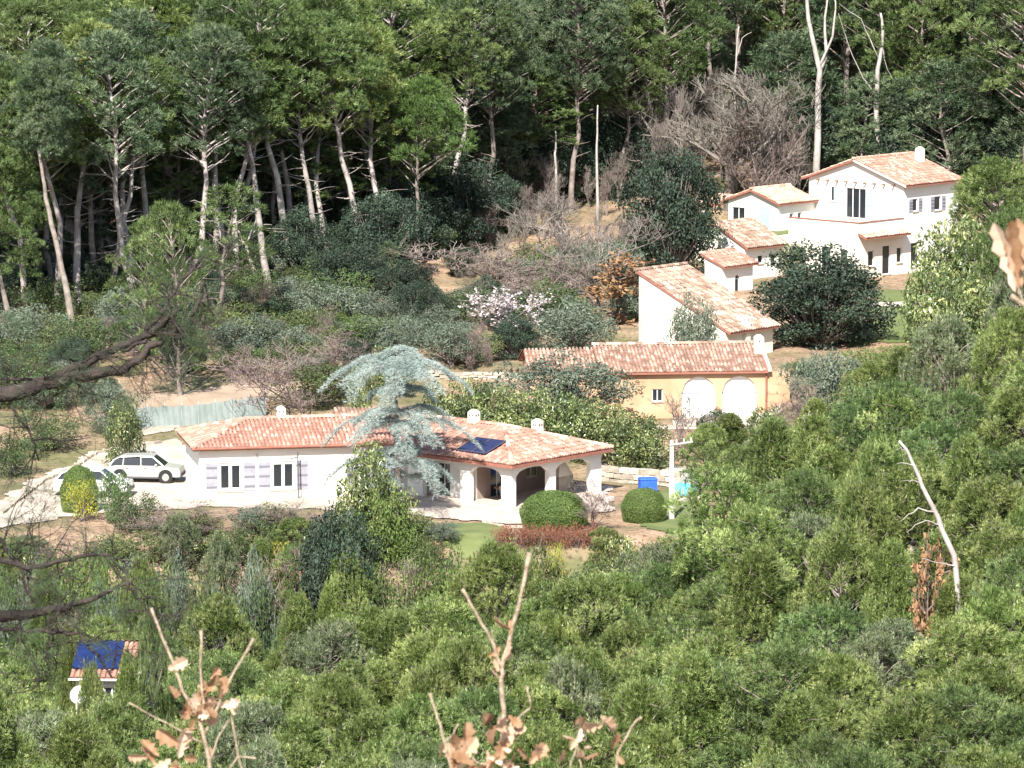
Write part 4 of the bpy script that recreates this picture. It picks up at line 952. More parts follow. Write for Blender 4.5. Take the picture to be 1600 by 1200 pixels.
SP['shrub'] = [broad(460 + i, 2.2, 1.5, M_shrub, size=.13, aspect=.45, npuff=32, rp=.42, dens=760, cs=.0, tr=.04, stems=4) for i in range(4)]
SP['green'] = [broad(480, 2.2, 1.5, M_grn, size=.14, aspect=.5, npuff=18, rp=.6, dens=600, cs=.0, tr=.04, stems=3)]
SP['yellow'] = [broad(500, 2.2, 1.4, M_yel, size=.10, aspect=.7, npuff=16, rp=.55, dens=500, cs=.05, tr=.05, stems=3)]
SP['red'] = [broad(510, 1.2, 1.2, M_red, size=.10, aspect=.6, npuff=12, rp=.5, dens=700, cs=.0, tr=.03, stems=3)]
SP['bare'] = [bare_tree(600 + i, 6, .5, M_twig, lv=5, nb=4, twr=.0065, tr=.12, up=.5) for i in range(3)]
SP['bareb'] = [bare_tree(620 + i, 4, .6, M_twigp, lv=5, nb=4, tr=.05, start=.02, up=.45, twr=.006) for i in range(3)]
SP['dry'] = [bare_tree(640, 6, .6, M_twigp, lv=3, nb=5, leafmat=M_dry, leaf=.26, nleaf=1500)]
SP['almond'] = [bare_tree(650, 5, .6, M_twig, lv=3, nb=5, leafmat=M_blos, leaf=.13, nleaf=1600)]
SP['snag'] = [bare_tree(660 + i, 9, .45, M_dead, lv=2, nb=5, tr=.16, twr=.03, start=.35, up=.5) for i in range(2)]

# clipped ball bush
def ball(seed, r, hz, m_):
    rng = np.random.default_rng(seed); d = unit(rng.normal(0, 1, (22000, 3))); d = d[d[:, 2] > -.85]
    lump = 1 + .035 * np.sin(d[:, :1] * 6) * np.sin(d[:, 1:2] * 5 + 1) + .02 * np.sin(d[:, 2:] * 11)
    pos = d * np.array([r, r, hz]) * lump * rng.uniform(.93, 1.02, (len(d), 1)) + np.array([0, 0, hz * .6]); cb = MB()
    leaf_mesh(cb, pos, d, .075, .6, rng, rng.uniform(0, 1, len(d)), .6)
    tb = MB(); tb.tube([(0, 0, -.3), (0, 0, hz * .6)], .08, 6)
    for k in range(8): tb.tube([(0, 0, .2), (r * .7 * cos(k * .8), r * .7 * sin(k * .8), hz * .7)], .03, 4)
    d2 = unit(rng.normal(0, 1, (3000, 3))); leaf_mesh(cb, d2 * np.array([r, r, hz]) * .86 + np.array([0, 0, hz * .6]), d2, .3, .9, rng, rng.uniform(0, .4, 3000), .3)
    return {'trunk': tb.mesh('trunk', M_bark), 'crown': cb.mesh('crown', m_), 'h': hz * 1.6, 'w': r * 2}
SP['ball'] = [ball(1, 1.8, 1.35, M_grn)]

# blue cedar
def cedar():
    rng = np.random.default_rng(77); h = 8.2; tb = MB(); cb = MB(); tk = wob((0, 0, 0), (.15, 0, h * .97), 9, .04, rng); tb.tube([(0, 0, -.5)] + list(tk), [.26] + list(np.linspace(.24, .05, 9)), 7)
    tiers = [(.99, 1.5, 4), (.95, 3.0, 7), (.90, 3.9, 7), (.78, 2.2, 4), (.62, 3.6, 6), (.55, 4.2, 7), (.42, 2.0, 3), (.31, 4.0, 6), (.22, 2.6, 4)]
    pos, out, ti = [], [], []
    for zf, Lb, nb_ in tiers:
        for k in range(nb_):
            a = k * 2 * pi / nb_ + rng.uniform(-.35, .35); L = Lb * rng.uniform(.65, 1.1); z0 = h * zf + rng.normal(0, .1); n = 9; t = np.linspace(0, 1, n)
            r_ = L * t; z = z0 + .30 * L * t - .62 * L * t ** 2.6 + rng.normal(0, .02, n); da = rng.normal(0, .12)
            pts = np.stack([r_ * np.cos(a + da * t), r_ * np.sin(a + da * t), z], 1); tb.tube(pts, np.linspace(.05, .012, n), 4)
            for i in range(2, n * 3):
                f = i / (n * 3); p_ = np.array([np.interp(f, t, pts[:, j]) for j in range(3)])
                w_ = .85 * (1 - f * .55) * (f > .12)
                for s in (-1, 1):
                    m_ = int(7 * w_) + 2; q_ = np.linspace(.05, 1, m_)[:, None] * w_; sd = np.array([-sin(a) * s + cos(a) * .6, cos(a) * s + sin(a) * .6, 0])
                    pp_ = p_ + sd * q_ * rng.uniform(.6, 1) + np.array([0, 0, -1]) * q_ ** 1.6 * .38 + rng.normal(0, .03, (m_, 3)); pos.append(pp_); out.append(np.tile(sd * .8 + np.array([0, 0, .05]), (m_, 1))); ti.append(np.full(m_, rng.uniform(.3, .8)))
    needle_mesh(cb, np.concatenate(pos), unit(np.concatenate(out)), 8, .19, .026, rng, np.concatenate(ti), .9)
    return {'trunk': tb.mesh('trunk', M_bark, True), 'crown': cb.mesh('crown', M_cedar), 'h': h, 'w': 7.0}
SP['cedar'] = [cedar()]

# ------------------------------------------------------------------ single trees and shrubs, far to near
at("umbrella_pine", SP['umb'][0], 648, 132, 418, "bright green umbrella pine with a clear dark trunk at the forest edge", "tree", wpx=170)
at("holm_oak", SP['holm'][0], 1052, 235, 432, "tall dark holm oak left of the hillside house", "tree", wpx=150, ymin=300)
at("holm_oak", SP['holm'][1], 1278, 392, 580, "broad dark holm oak in front of the hillside house", "tree", wpx=215, Y=301)
at("plane_tree", SP['bare'][0], 1140, 90, 292, "big leafless brown tree above the hillside house's left end", "tree", wpx=230, Y=350)
at("bare_tree", SP['bareb'][1], 1190, 150, 300, "smaller leafless tree with pale limbs touching the hillside house", "tree", wpx=130, Y=347)
at("bare_tree", SP['bare'][1], 935, 330, 490, "leafless grey tree standing beside the rust brown oak", "tree", wpx=150, ymin=290)
at("bare_tree", SP['bare'][2], 870, 300, 420, "leafless grey tree left of the slender white trunk", "tree", wpx=140, ymin=300)
at("bare_tree", SP['bareb'][2], 1000, 300, 415, "leafless thicket tree between the white trunk and the tall holm oak", "tree", wpx=130, ymin=300)
at("dry_oak", SP['dry'][0], 958, 385, 500, "oak holding rust brown dry leaves left of the barn", "tree", wpx=120, ymin=280)
at("bare_thicket", SP['bareb'][0], 770, 365, 480, "large purplish leafless thicket behind the almond blossom", "shrub", wpx=200, ymin=290)
at("bare_thicket", SP['bareb'][1], 850, 400, 500, "leafless thicket between the almond and the rust brown oak", "shrub", wpx=120, ymin=290)
at("almond_tree", SP['almond'][0], 793, 450, 545, "small almond tree covered in white blossom", "tree", wpx=95, ymin=275)
at("olive_tree", SP['olive'][0], 706, 498, 575, "grey green olive tree with open trunks below the dark bush", "tree", wpx=120, ymin=262)
at("olive_tree", SP['olive'][1], 895, 472, 555, "wide grey green olive tree left of the barn's blank wall", "tree", wpx=160, ymin=262)
at("olive_tree", SP['olive'][2], 885, 555, 640, "wide olive tree hanging over the left end of the arched house roof", "tree", wpx=205, Y=276)
at("olive_tree", SP['olive'][1], 1083, 465, 545, "small olive tree against the barn's blank wall", "tree", wpx=85, Y=288.5)
at("olive_tree", SP['olive'][0], 1290, 545, 640, "silvery olive right of the arched house", "tree", wpx=120, Y=276)
at("olive_tree", SP['olive'][2], 605, 505, 570, "small olive left of the open trunked olive", "tree", wpx=95, ymin=262)
at("evergreen_bush", SP['holm'][0], 656, 440, 520, "dark round bush above the olive tree", "shrub", wpx=75, ymin=262)
at("evergreen_bush", SP['holm'][1], 545, 385, 470, "dark bush under the pines left of the umbrella pine's trunk", "shrub", wpx=130, ymin=262)
at("evergreen_bush", SP['holm'][0], 600, 300, 430, "tall dark bush beneath the drooping grey pine", "shrub", wpx=120, ymin=300)
at("evergreen_bush", SP['holm'][1], 470, 330, 440, "dark bush right of the snag with forked limbs", "shrub", wpx=100, ymin=300)
at("evergreen_bush", SP['holm'][0], 690, 300, 400, "dark undergrowth bush right of the umbrella pine's trunk", "shrub", wpx=110, Y=340)
at("bright_shrub", SP['green'][0], 529, 470, 520, "bright green rounded shrub on the bare brown soil", "shrub", wpx=56, ymin=262)
at("bare_tree", SP['bareb'][2], 475, 515, 650, "spreading leafless tree behind the villa roof", "tree", wpx=190, Y=273)
at("bare_thicket", SP['bareb'][0], 545, 520, 600, "grey leafless thicket behind the top of the blue cedar", "shrub", wpx=140, Y=282)
at("laurel_shrub", SP['laurel'][0], 610, 545, 590, "rounded green shrub between the olives", "shrub", wpx=80, Y=283)
at("laurel_shrub", SP['laurel'][1], 563, 575, 640, "yellowish shrub left of the blue cedar's crown", "shrub", wpx=50, Y=272)
at("grey_bush", SP['olive'][0], 172, 595, 680, "blue grey bush beside the net fence", "shrub", wpx=85, ymin=258)
at("green_bush", SP['laurel'][2], 195, 625, 690, "green leafy bush at the left end of the net fence", "shrub", wpx=70, Y=264.5)
at("grey_bush", SP['shrub'][0], 70, 640, 720, "grey green bush behind the dark near branch", "shrub", wpx=120, Y=268)
at("grey_bush", SP['shrub'][1], 15, 680, 750, "low grey bush above the upper end of the driveway", "shrub", wpx=90, Y=262)
at("grey_bush", SP['olive'][2], 60, 590, 640, "dusty green bush on the bank at far left", "shrub", wpx=110, Y=280)
at("aleppo_pine", SP['bushy'][0], 282, 320, 622, "bushy young pine leaning over the brown soil left of the leafless tree", "tree", wpx=150, ymin=262)
at("aleppo_pine", SP['bushy'][1], 222, 350, 560, "bushy pine behind the fence with branches to the ground", "tree", wpx=130, ymin=275)
at("aleppo_pine", SP['sparse'][0], 335, 290, 520, "thin pine above the shaded bank", "tree", wpx=150, ymin=280)
at("low_shrub", SP['shrub'][2], 420, 470, 520, "mixed olive green shrub at the foot of the snag", "shrub", wpx=100, ymin=262)
at("low_shrub", SP['shrub'][3], 370, 540, 585, "low dusty shrub on the sunlit soil left of the leafless tree", "shrub", wpx=90, ymin=262)
at("low_shrub", SP['olive'][1], 470, 470, 510, "low grey shrub left of the bright green one", "shrub", wpx=70, ymin=262)

def trunk_only(name, pts, r, label, m_=M_dead, Y=None, ymin=262., cat="dead tree", forks=()):
    """bare standing stem through picture points at one depth, foot on the ground"""
    g_ = G(pts[0][0], pts[0][1], ymin) if Y is None else np.array([X(pts[0][0], Y), Y, ground(X(pts[0][0], Y), Y)])
    Y = g_[1]; t = thing(name, g_, 0, label, cat); rng = np.random.default_rng(int(pts[0][0]))
    w3 = [P(u, v, Y) - g_ for u, v in pts]; w3[0] = np.array([0, 0, -.4])
    def refine(w_): 
        w_ = np.array(w_); n = len(w_); tt = np.linspace(0, n - 1, n * 3); return np.stack([np.interp(tt, range(n), w_[:, j]) for j in range(3)], 1) + rng.normal(0, .025, (n * 3, 3))
    a = refine(w3); b = MB(); b.tube(a, np.linspace(r, r * .35, len(a)), 8, cap=True); b.obj('trunk', m_, t, smooth=True)
    for f in forks:
        c = refine([P(u, v, Y + dy) - g_ for u, v, dy in f[0]]); b = MB(); b.tube(c, np.linspace(f[1], f[1] * .25, len(c)), 6, cap=True); b.obj('branch', m_, t, smooth=True)
    return t
trunk_only("dead_pine", [(1272, 268), (1278, 200), (1280, 110), (1265, 40), (1258, -40)], .30, "tall bleached dead trunk with a wide fork behind the hillside house", Y=352,
           forks=[([(1280, 110, 0), (1292, 85, .3), (1288, 40, .5), (1296, -30, .5)], .2), ([(1280, 105, 0), (1300, 60, -.2), (1306, 10, -.2), (1300, -30, 0)], .12)])
trunk_only("dead_pine", [(1371, 250), (1369, 170), (1372, 110), (1380, 55), (1376, 20)], .24, "bleached dead trunk right of the forked one, thin limb hanging left", Y=354,
           forks=[([(1368, 150, 0), (1345, 115, -.3), (1325, 70, -.4), (1310, 20, -.4)], .05), ([(1372, 90, 0), (1345, 30, 0), (1310, 5, 0)], .045), ([(1378, 70, 0), (1384, 100, 0), (1396, 130, .2)], .04)])
trunk_only("slender_dead_trunk", [(934, 330), (933, 250), (934, 165)], .13, "slender white dead trunk left of the tall holm oak", Y=338)
trunk_only("slender_dead_trunk", [(869, 285), (868, 240), (868, 205)], .12, "short white trunk left of the slender one", Y=345)
trunk_only("slender_dead_trunk", [(1019, 228), (1016, 170), (1004, 110), (985, 60)], .18, "pale leaning trunk above the tall holm oak", Y=358, forks=[([(1010, 150, 0), (1000, 110, 0), (978, 78, 0)], .06)])
trunk_only("slender_dead_trunk", [(1149, 195), (1148, 120), (1154, 42)], .11, "thin grey trunk rising through the big leafless tree", Y=355, forks=[([(1151, 90, 0), (1160, 58, 0), (1175, 50, 0)], .05)])
trunk_only("snag", [(404, 452), (396, 420), (384, 385)], .24, "pale snag with twisting forked limbs above the brown soil", ymin=300,
           forks=[([(384, 385, 0), (392, 365, .2), (408, 352, .2), (425, 350, .1)], .08), ([(384, 385, 0), (372, 360, 0), (352, 350, 0)], .08), ([(386, 380, 0), (400, 345, 0), (398, 320, .1)], .06), ([(384, 378, 0), (366, 375, 0), (330, 405, .1)], .05)])
for pts, lab in (
    ([(118, 527), (105, 455), (85, 370), (70, 300), (60, 235)], "stout leaning pine trunk rising from the brown soil at left"),
    ([(18, 520), (8, 470), (-4, 410)], "reddish pine trunk at the left edge above the near branch"),
    ([(165, 455), (152, 380), (142, 300), (134, 240)], "slim pine trunk right of the stout leaning one"),
    ([(232, 380), (212, 310), (195, 250), (185, 215)], "slim pale trunk with a bend in the left forest"),
    ([(246, 360), (247, 280), (248, 190)], "straight reddish trunk in the left forest"),
    ([(372, 352), (360, 300), (345, 235)], "pale leaning trunk above the snag"),
    ([(402, 330), (392, 290), (385, 240)], "thin twin trunk right of the pale leaning one"),
    ([(476, 330), (466, 280), (458, 240)], "thin pale trunk under the grey pine crowns"),
    ([(690, 372), (686, 340), (684, 310)], "short trunk of a young pine in the clearing")):
    t_ = trunk_only("pine", pts, .25, lab.replace("trunk", "trunked pine", 1), m_=M_bark if 'pale' not in lab else M_dead, ymin=290, cat="tree")
    kk = len(pts) % 5; c_ = link(bpy.data.objects.new('crown', SP['forest'][(int(pts[0][0]) // 7) % 5]['crown']), t_)
    e_ = P(pts[-1][0], pts[-1][1], t_.location[1]) - np.array(t_.location); c_.location = (e_[0], 0, e_[2] - 16 * .42 * .8 - 1.6); c_.scale = (.75, .75, .8)

# ------------------------------------------------------------------ forest on the slope
EU = [-300, 0, 250, 420, 560, 720, 880, 1020, 1150, 1300, 1400, 1480, 1600, 1900]
EY = [308, 309, 314, 321, 326, 336, 347, 354, 370, 364, 360, 352, 345, 345]
ONES = "first second third fourth fifth sixth seventh eighth ninth tenth eleventh twelfth thirteenth fourteenth fifteenth sixteenth seventeenth eighteenth nineteenth".split()
TENS = "twenty thirty forty fifty sixty seventy eighty ninety".split()
def ordinal(n):
    if n < 20: return ONES[n - 1]
    t_, o_ = divmod(n, 10); return TENS[t_ - 2] + '-' + ONES[o_ - 1] if o_ else TENS[t_ - 2][:-1] + 'ieth'
ORD = [ordinal(n + 1) for n in range(99)]
ROWN = ["lowest", "second", "third", "fourth", "fifth", "sixth", "seventh", "eighth", "ninth", "topmost"]
rng = np.random.default_rng(5)
for row in range(9):
    us = np.arange(-120, 1760, 108) + (54 if row % 2 else 0); us = us + rng.normal(0, 24, len(us))
    if row < 3: us = np.concatenate([us, np.arange(-60, 700, 58) + rng.normal(0, 20, len(np.arange(-60, 700, 58)))])
    for k, u in enumerate(sorted(us)):
        Y = np.interp(u, EU, EY) + row * 7.5 + rng.uniform(-2.5, 2.5); x = X(u, Y)
        if 1100 < u < 1240 and row < 1: continue
        # thicket holes where the photo shows dark gaps
        sp = SP['forest'][[0, 2, 4, 0, 1][rng.integers(5)] if u < 650 else [1, 3, 4, 2, 2][rng.integers(5)]]; s = rng.uniform(.85, 1.12) * (1.0 if u < 1000 else 1.15)
        if row < 3 and u < 760: sp = SP['tall'][rng.integers(4)]
        put("forest_pine", sp, (x, Y, ground(x, Y)), rng.uniform(0, 6.28), (s * 1.1, s * 1.1, s), f"pine in the {ROWN[row]} row of the hillside forest, {ORD[k]} from the left", "tree", "pines of the hillside forest")
# lower front pines with drooping grey crowns
for i, (u, vt, Y, wp, lab) in enumerate([
    (40, 190, 312, 170, "pale crowned pine at the forest's left end above the reddish trunk"), (150, 170, 316, 190, "wide pine crown above the slim trunks at left"),
    (290, 175, 322, 180, "grey green pine crown above the bushy young pines"), (430, 190, 328, 170, "pine with a drooping grey crown above the snag"),
    (520, 200, 330, 190, "drooping grey green pine left of the umbrella pine"), (600, 230, 334, 150, "low grey pine touching the umbrella pine"),
    (760, 200, 345, 170, "pine right of the umbrella pine"), (850, 150, 350, 180, "leaning dark pine above the short white trunk")]):
    at("aleppo_pine", SP['forest'][i % 5], u, vt - 60, 0, lab, "tree", wpx=wp, Y=Y)
# undergrowth along the forest foot
labs = 0
for i in range(46):
    u = -20 + i * 26 + rng.normal(0, 9); Y = np.interp(u, EU, EY) + rng.uniform(-2, 10); x = X(u, Y)
    s = rng.uniform(.28, .62) if u < 560 else rng.uniform(.5, .9)
    if u > 1180: break
    put("undergrowth_bush", SP['holm'][i % 2] if i % 3 else SP['shrub'][i % 4], (x, Y, ground(x, Y)), rng.uniform(0, 6), s * (1 if i % 3 else 1.4), f"undergrowth bush at the foot of the forest, {ORD[i]} from the left", "shrub", "undergrowth at the forest foot")

# scattered scrub on the slope between houses and forest
spots = []
for i in range(235):
    u = rng.uniform(-10, 1010); v = rng.uniform(425, 640)
    if 590 < v and (u > 500 or 190 < u < 480): continue
    if 585 < v and u > 500 or (u > 820 and v > 525): continue
    if 450 < u < 560 and 485 < v < 520 and rng.random() < .6: continue
    if 80 < u < 160 and 510 < v < 560 : continue
    spots.append((u, v, G(u, v, 264), rng.integers(0, 7)))
spots.sort(key=lambda s: s[0]); cnt = {}
for i, (u, v, g_, k) in enumerate(spots):
    sp, nm = [(SP['shrub'][i % 4], "green"), (SP['bareb'][i % 3], "leafless"), (SP['olive'][i % 3], "grey"), (SP['bareb'][(i + 1) % 3], "leafless"), (SP['holm'][i % 2], "dark"), (SP['olive'][(i + 1) % 3], "grey"), (SP['shrub'][i % 4], "green")][k]
    near = "below the forest edge" if v < 500 else "behind the villa"
    cnt[(nm, near)] = cnt.get((nm, near), 0) + 1
    s = rng.uniform(1.0, 2.9) / sp['h']; sx = s * (1.35 if k in (0, 6, 2, 5) else 1.15)
    put("slope_shrub", sp, g_, rng.uniform(0, 6), (sx, sx, s), f"low {nm} shrub {near}, {ORD[cnt[(nm, near)] - 1]} {nm} one from the left", "shrub", f"{nm} scrub {near}")
rng4 = np.random.default_rng(33)
for k in range(22):
    u = -10 + k * 31 + rng4.uniform(-10, 10); v = rng4.uniform(455, 540) if k % 2 else rng4.uniform(430, 480)
    if 90 < u < 165: v = 480
    if 340 < u < 450: v = 436
    g_ = G(u, v, 285); kk = k % 4; sp = (SP['deep'][k % 3], SP['holm'][k % 2], SP['bushy'][k % 2], SP['olive'][k % 3])[kk]; s_ = rng4.uniform(1.8, 3.3) / sp['h']
    nm = ('dark pine', 'dark evergreen', 'bushy pine', 'grey olive')[kk]
    put("slope_tree", sp, g_, rng4.uniform(0, 6), (s_ * 1.1, s_ * 1.1, s_), f"young {nm} before the forest edge at left, {ORD[k]} in the line from the left", "tree", "young trees before the forest edge")
rng3 = np.random.default_rng(21)
for k in range(26):
    u = 765 + k * 10.2 + rng3.uniform(-8, 8); v = rng3.uniform(300, 455); 
    if v > 430 and u > 990: v = 400
    g_ = G(u, v, 290); sp = SP['bare'][k % 3] if k % 3 else SP['bareb'][k % 3]; s_ = rng3.uniform(2.6, 4.6) / sp['h']
    put("bare_tree", sp, g_, rng3.uniform(0, 6), (s_ * .9, s_ * .9, s_), f"leafless grey tree in the thicket left of the tall holm oak, {ORD[k]} from the left", "tree", "leafless thicket left of the tall holm oak")
for k in range(12):
    u = 1010 + k * 22 + rng3.uniform(-8, 8); Y = 352 + rng3.uniform(-3, 6); x = X(u, Y); sp = SP['bare'][k % 3]; s_ = rng3.uniform(6, 10) / sp['h']
    put("bare_tree", sp, (x, Y, ground(x, Y)), rng3.uniform(0, 6), (s_ * .7, s_ * .7, s_), f"tall leafless tree behind the hillside house's left wing, {ORD[k]} from the left", "tree", "leafless trees behind the hillside house")
# dark evergreen undergrowth behind the hillside house and along the forest floor
rng2 = np.random.default_rng(12)
for k, u in enumerate(np.arange(1215, 1640, 33)):
    Y = 356 + rng2.uniform(-2, 5) - (6 if u > 1430 else 0); x = X(u, Y); s = rng2.uniform(.8, 1.15)
    put("dark_evergreen", SP['holm'][k % 2] if k % 2 else SP['deep'][k % 3], (x, Y, ground(x, Y)), rng2.uniform(0, 6), (s, s, s * (1 if k % 2 else .75)), f"dark evergreen behind the hillside house, {ORD[k]} from the left", "tree", "dark evergreens behind the hillside house")
k = 0
for row in range(3):
    for u in np.arange(-60, 1640, 95)[:18]:
        Y = np.interp(u, EU, EY) + 9 + row * 11 + rng2.uniform(-3, 3); x = X(u + row * 40, Y); s = rng2.uniform(.6, .9)
        put("understorey_tree", SP['deep'][k % 3], (x, Y, ground(x, Y)), rng2.uniform(0, 6), (s, s, s * .8), f"low dark pine under the tall forest, {['front', 'middle', 'rear'][row]} rank, {ORD[k % 18]} from the left", "tree", "understorey pines of the forest"); k += 1

# ------------------------------------------------------------------ right side trees before the hillside house
at("olive_green_tree", SP['canopy'][0], 1572, 262, 470, "tall loose green tree right of the hillside house", "tree", wpx=190, Y=318)
for u, vt, Y, w_, sp_, lab in (
    (1492, 345, 300, 145, SP['laurel'][0], "broad flecked evergreen in front of the hillside house's right end"),
    (1590, 300, 325, 170, SP['deep'][0], "dark pine at the right edge level with the hillside house roof"),
    (1590, 340, 292, 150, SP['canopy'][2], "green pine right of the flecked evergreen"),
    (1455, 425, 296, 90, SP['laurel'][1], "smaller flecked evergreen beside the upper lawn"),
    (1510, 440, 284, 150, SP['laurel'][2], "loose evergreen below the flecked ones"),
    (1600, 420, 280, 150, SP['canopy'][3], "pine at the right edge behind the withered leaf"),
    (1400, 560, 268, 140, SP['canopy'][1], "bright pine below the upper lawn"),
    (1480, 510, 262, 160, SP['canopy'][3], "pine below the loose evergreen on the right knoll"),
    (1580, 500, 258, 160, SP['canopy'][0], "light green pine on the right knoll at the picture's edge")):
    at("knoll_tree", sp_, u, vt, 0, lab, "tree", wpx=w_, Y=Y)
at("bare_thicket", SP['bareb'][1], 1250, 590, 680, "pale grey leafless thicket right of the arched house", "shrub", wpx=90, Y=270)
at("bare_tree", SP['bareb'][2], 1060, 610, 720, "small reddish leafless tree before the arched doorways", "tree", wpx=90, Y=266)

# evergreen hedge behind the porch wing
hs = [(690, 598, 268), (735, 600, 268), (780, 605, 268), (825, 612, 267), (870, 618, 267), (915, 625, 266), (955, 635, 265), (990, 650, 264), (1010, 668, 264)]
for i, (u, vt, Y) in enumerate(hs):
    at("hedge_bush", SP['laurel'][i % 3], u, vt, 0, f"{ORD[i]} bush from the left in the evergreen hedge behind the porch roof", "shrub", "evergreen hedge behind the villa", wpx=95, Y=Y)
at("cedar_tree", SP['cedar'][0], 622, 552, 792, "pale blue cedar with drooping tiers in front of the villa", "tree", wpx=202, Y=249.6)
at("clipped_bush", SP['ball'][0], 866, 766, 826, "large clipped round bush in front of the porch", "shrub", wpx=108, ymin=238)
at("clipped_bush", SP['ball'][0], 1006, 762, 815, "smaller rounded dark green bush left of the utility pole", "shrub", wpx=72, ymin=238)
at("yellow_mimosa", SP['yellow'][0], 128, 745, 790, "yellow flowering bush on the driveway left of the cars", "shrub", wpx=66, Y=247)
at("clipped_bush", SP['ball'][0], 122, 726, 775, "dull green rounded bush behind the yellow flowers", "shrub", wpx=60, Y=250)
at("tall_green_tree", SP['laurel'][1], 578, 705, 850, "yellow green tree standing before the cedar's lower branches", "tree", wpx=110, Y=241)
at("green_garden_tree", SP['green'][0], 600, 760, 850, "fresh green bush at the right of the yellow green tree", "shrub", wpx=90, Y=240)
at("laurel_shrub", SP['holm'][0], 527, 800, 930, "large dark glossy bush below the villa terrace", "shrub", wpx=150, Y=236)
for i, u in enumerate((790, 818, 845, 872, 900, 925)):
    at("russet_shrub", SP['red'][0], u, 818, 846, f"{ORD[i]} low russet shrub from the left in the row below the clipped bush", "shrub", "russet shrubs below the clipped bush", wpx=46, Y=241.5)
at("yellow_shrub", SP['yellow'][0], 438, 838, 880, "yellow flowering shrub left of the dark glossy bush", "shrub", wpx=48, Y=238)
at("yellow_shrub", SP['yellow'][0], 868, 840, 870, "small yellow shrub under the russet row", "shrub", wpx=40, Y=238)
at("bare_thicket", SP['bareb'][0], 330, 790, 870, "purplish leafless thicket below the villa's first window", "shrub", wpx=120, Y=243)
at("bare_thicket", SP['bareb'][2], 455, 770, 850, "grey leafless thicket below the lamp post", "shrub", wpx=110, Y=243)
at("bare_thicket", SP['bareb'][1], 930, 745, 830, "leafless brown thicket at the right end of the porch", "shrub", wpx=60, Y=243.5)
at("bare_thicket", SP['bareb'][0], 395, 840, 920, "brown leafless thicket left of the pale post", "shrub", wpx=110, Y=236)
for i, (k, u, vt, Y, w_, lab) in enumerate([
    ('canopy', 1105, 668, 258, 90, "small pine below the left end of the white terrace wall"), ('canopy', 1160, 655, 262, 100, "round pine below the middle of the white terrace wall"),
    ('laurel', 1195, 640, 266, 80, "glossy bush at the right end of the white terrace wall"), ('canopy', 1215, 660, 258, 100, "pine in front of the pale thicket"),
    ('canopy', 1175, 705, 252, 90, "pine filling the gap behind the valley canopy's upper edge"),
    ('shrub', 1330, 590, 262, 110, "mixed green shrub below the silvery olive"), ('canopy', 1280, 640, 256, 110, "pine right of the pale thicket"),
    ('green', 1345, 545, 285, 80, "bright yellow green bush beside the broad holm oak"), ('green', 1395, 540, 290, 80, "bright green bush under the upper lawn"),
    ('shrub', 1255, 560, 288, 70, "green shrub in the shade of the broad holm oak"), ('canopy', 1370, 575, 270, 120, "pine below the bright yellow green bush"),
    ('shrub', 178, 728, 246.5, 60, "loose green shrub half covering the white car"), ('shrub', 205, 770, 243.5, 90, "loose shrub at the driveway edge below the cars"),
    ('bareb', 250, 790, 242.5, 100, "leafless shrub at the driveway edge left of the villa"), ('shrub', 300, 800, 242.5, 80, "green shrub under the villa's left corner"),
    ('olive', 395, 790, 243, 80, "grey shrub below the villa's two windows"), ('laurel', 430, 790, 242.8, 70, "glossy shrub right of the grey one below the windows"),
    ('bareb', 500, 785, 243.5, 90, "leafless shrub right of the lamp post"), ('shrub', 540, 790, 243.5, 70, "green shrub left of the yellow green tree"),
    ('laurel', 650, 805, 243, 80, "glossy shrub at the left end of the lawn"), ('olive', 690, 815, 242, 70, "grey shrub just left of the lawn"),
    ('shrub', 660, 835, 240, 90, "green shrub below the glossy one beside the lawn"), ('holm', 1120, 640, 268, 60, "dark bush before the arched doorways"),
    ('shrub', 1235, 372, 333, 40, "small green shrub on the upper terrace left of the parapet")]):
    at("garden_shrub", SP[k][i % len(SP[k])], u, vt, 0, lab, "shrub", wpx=w_, Y=Y)
# mixed garden shrubs on the slope below the terrace
kinds = [('shrub', 'green'), ('laurel', 'glossy'), ('bareb', 'leafless'), ('shrub', 'green'), ('olive', 'grey green'), ('canopy', 'pine'), ('green', 'bright green')]
cnt = {}
rows_ = [(240.0, 815), (237, 850), (234, 890), (231, 925)]
for r_, (Y, vt) in enumerate(rows_):
    us = sorted(rng.uniform(-10, 10) + u for u in np.arange(-10, 1100, 58))
    for k, u in enumerate(us):
        if r_ == 0 and (640 < u < 960 or u > 1030): continue
        if r_ == 1 and u > 1050: continue
        if u < 200 and r_ < 3: vt = 838 + r_ * 26
        else: vt = rows_[r_][1]
        if r_ == 1 and 690 < u < 800: continue
        kk, nm = kinds[rng.integers(len(kinds))]; sp_ = SP[kk][rng.integers(len(SP[kk]))]
        vv = vt + rng.uniform(-12, 22) + (40 if 690 < u < 800 and r_ < 3 else 0)
        at("garden_shrub", sp_, u, vv, 0, f"{nm} shrub on the bank below the villa, {['upper', 'second', 'third', 'lowest'][r_]} row, {ORD[k]} from left", "shrub", "shrubs on the bank below the villa", wpx=rng.uniform(70, 110), Y=Y + rng.uniform(-1, 1))

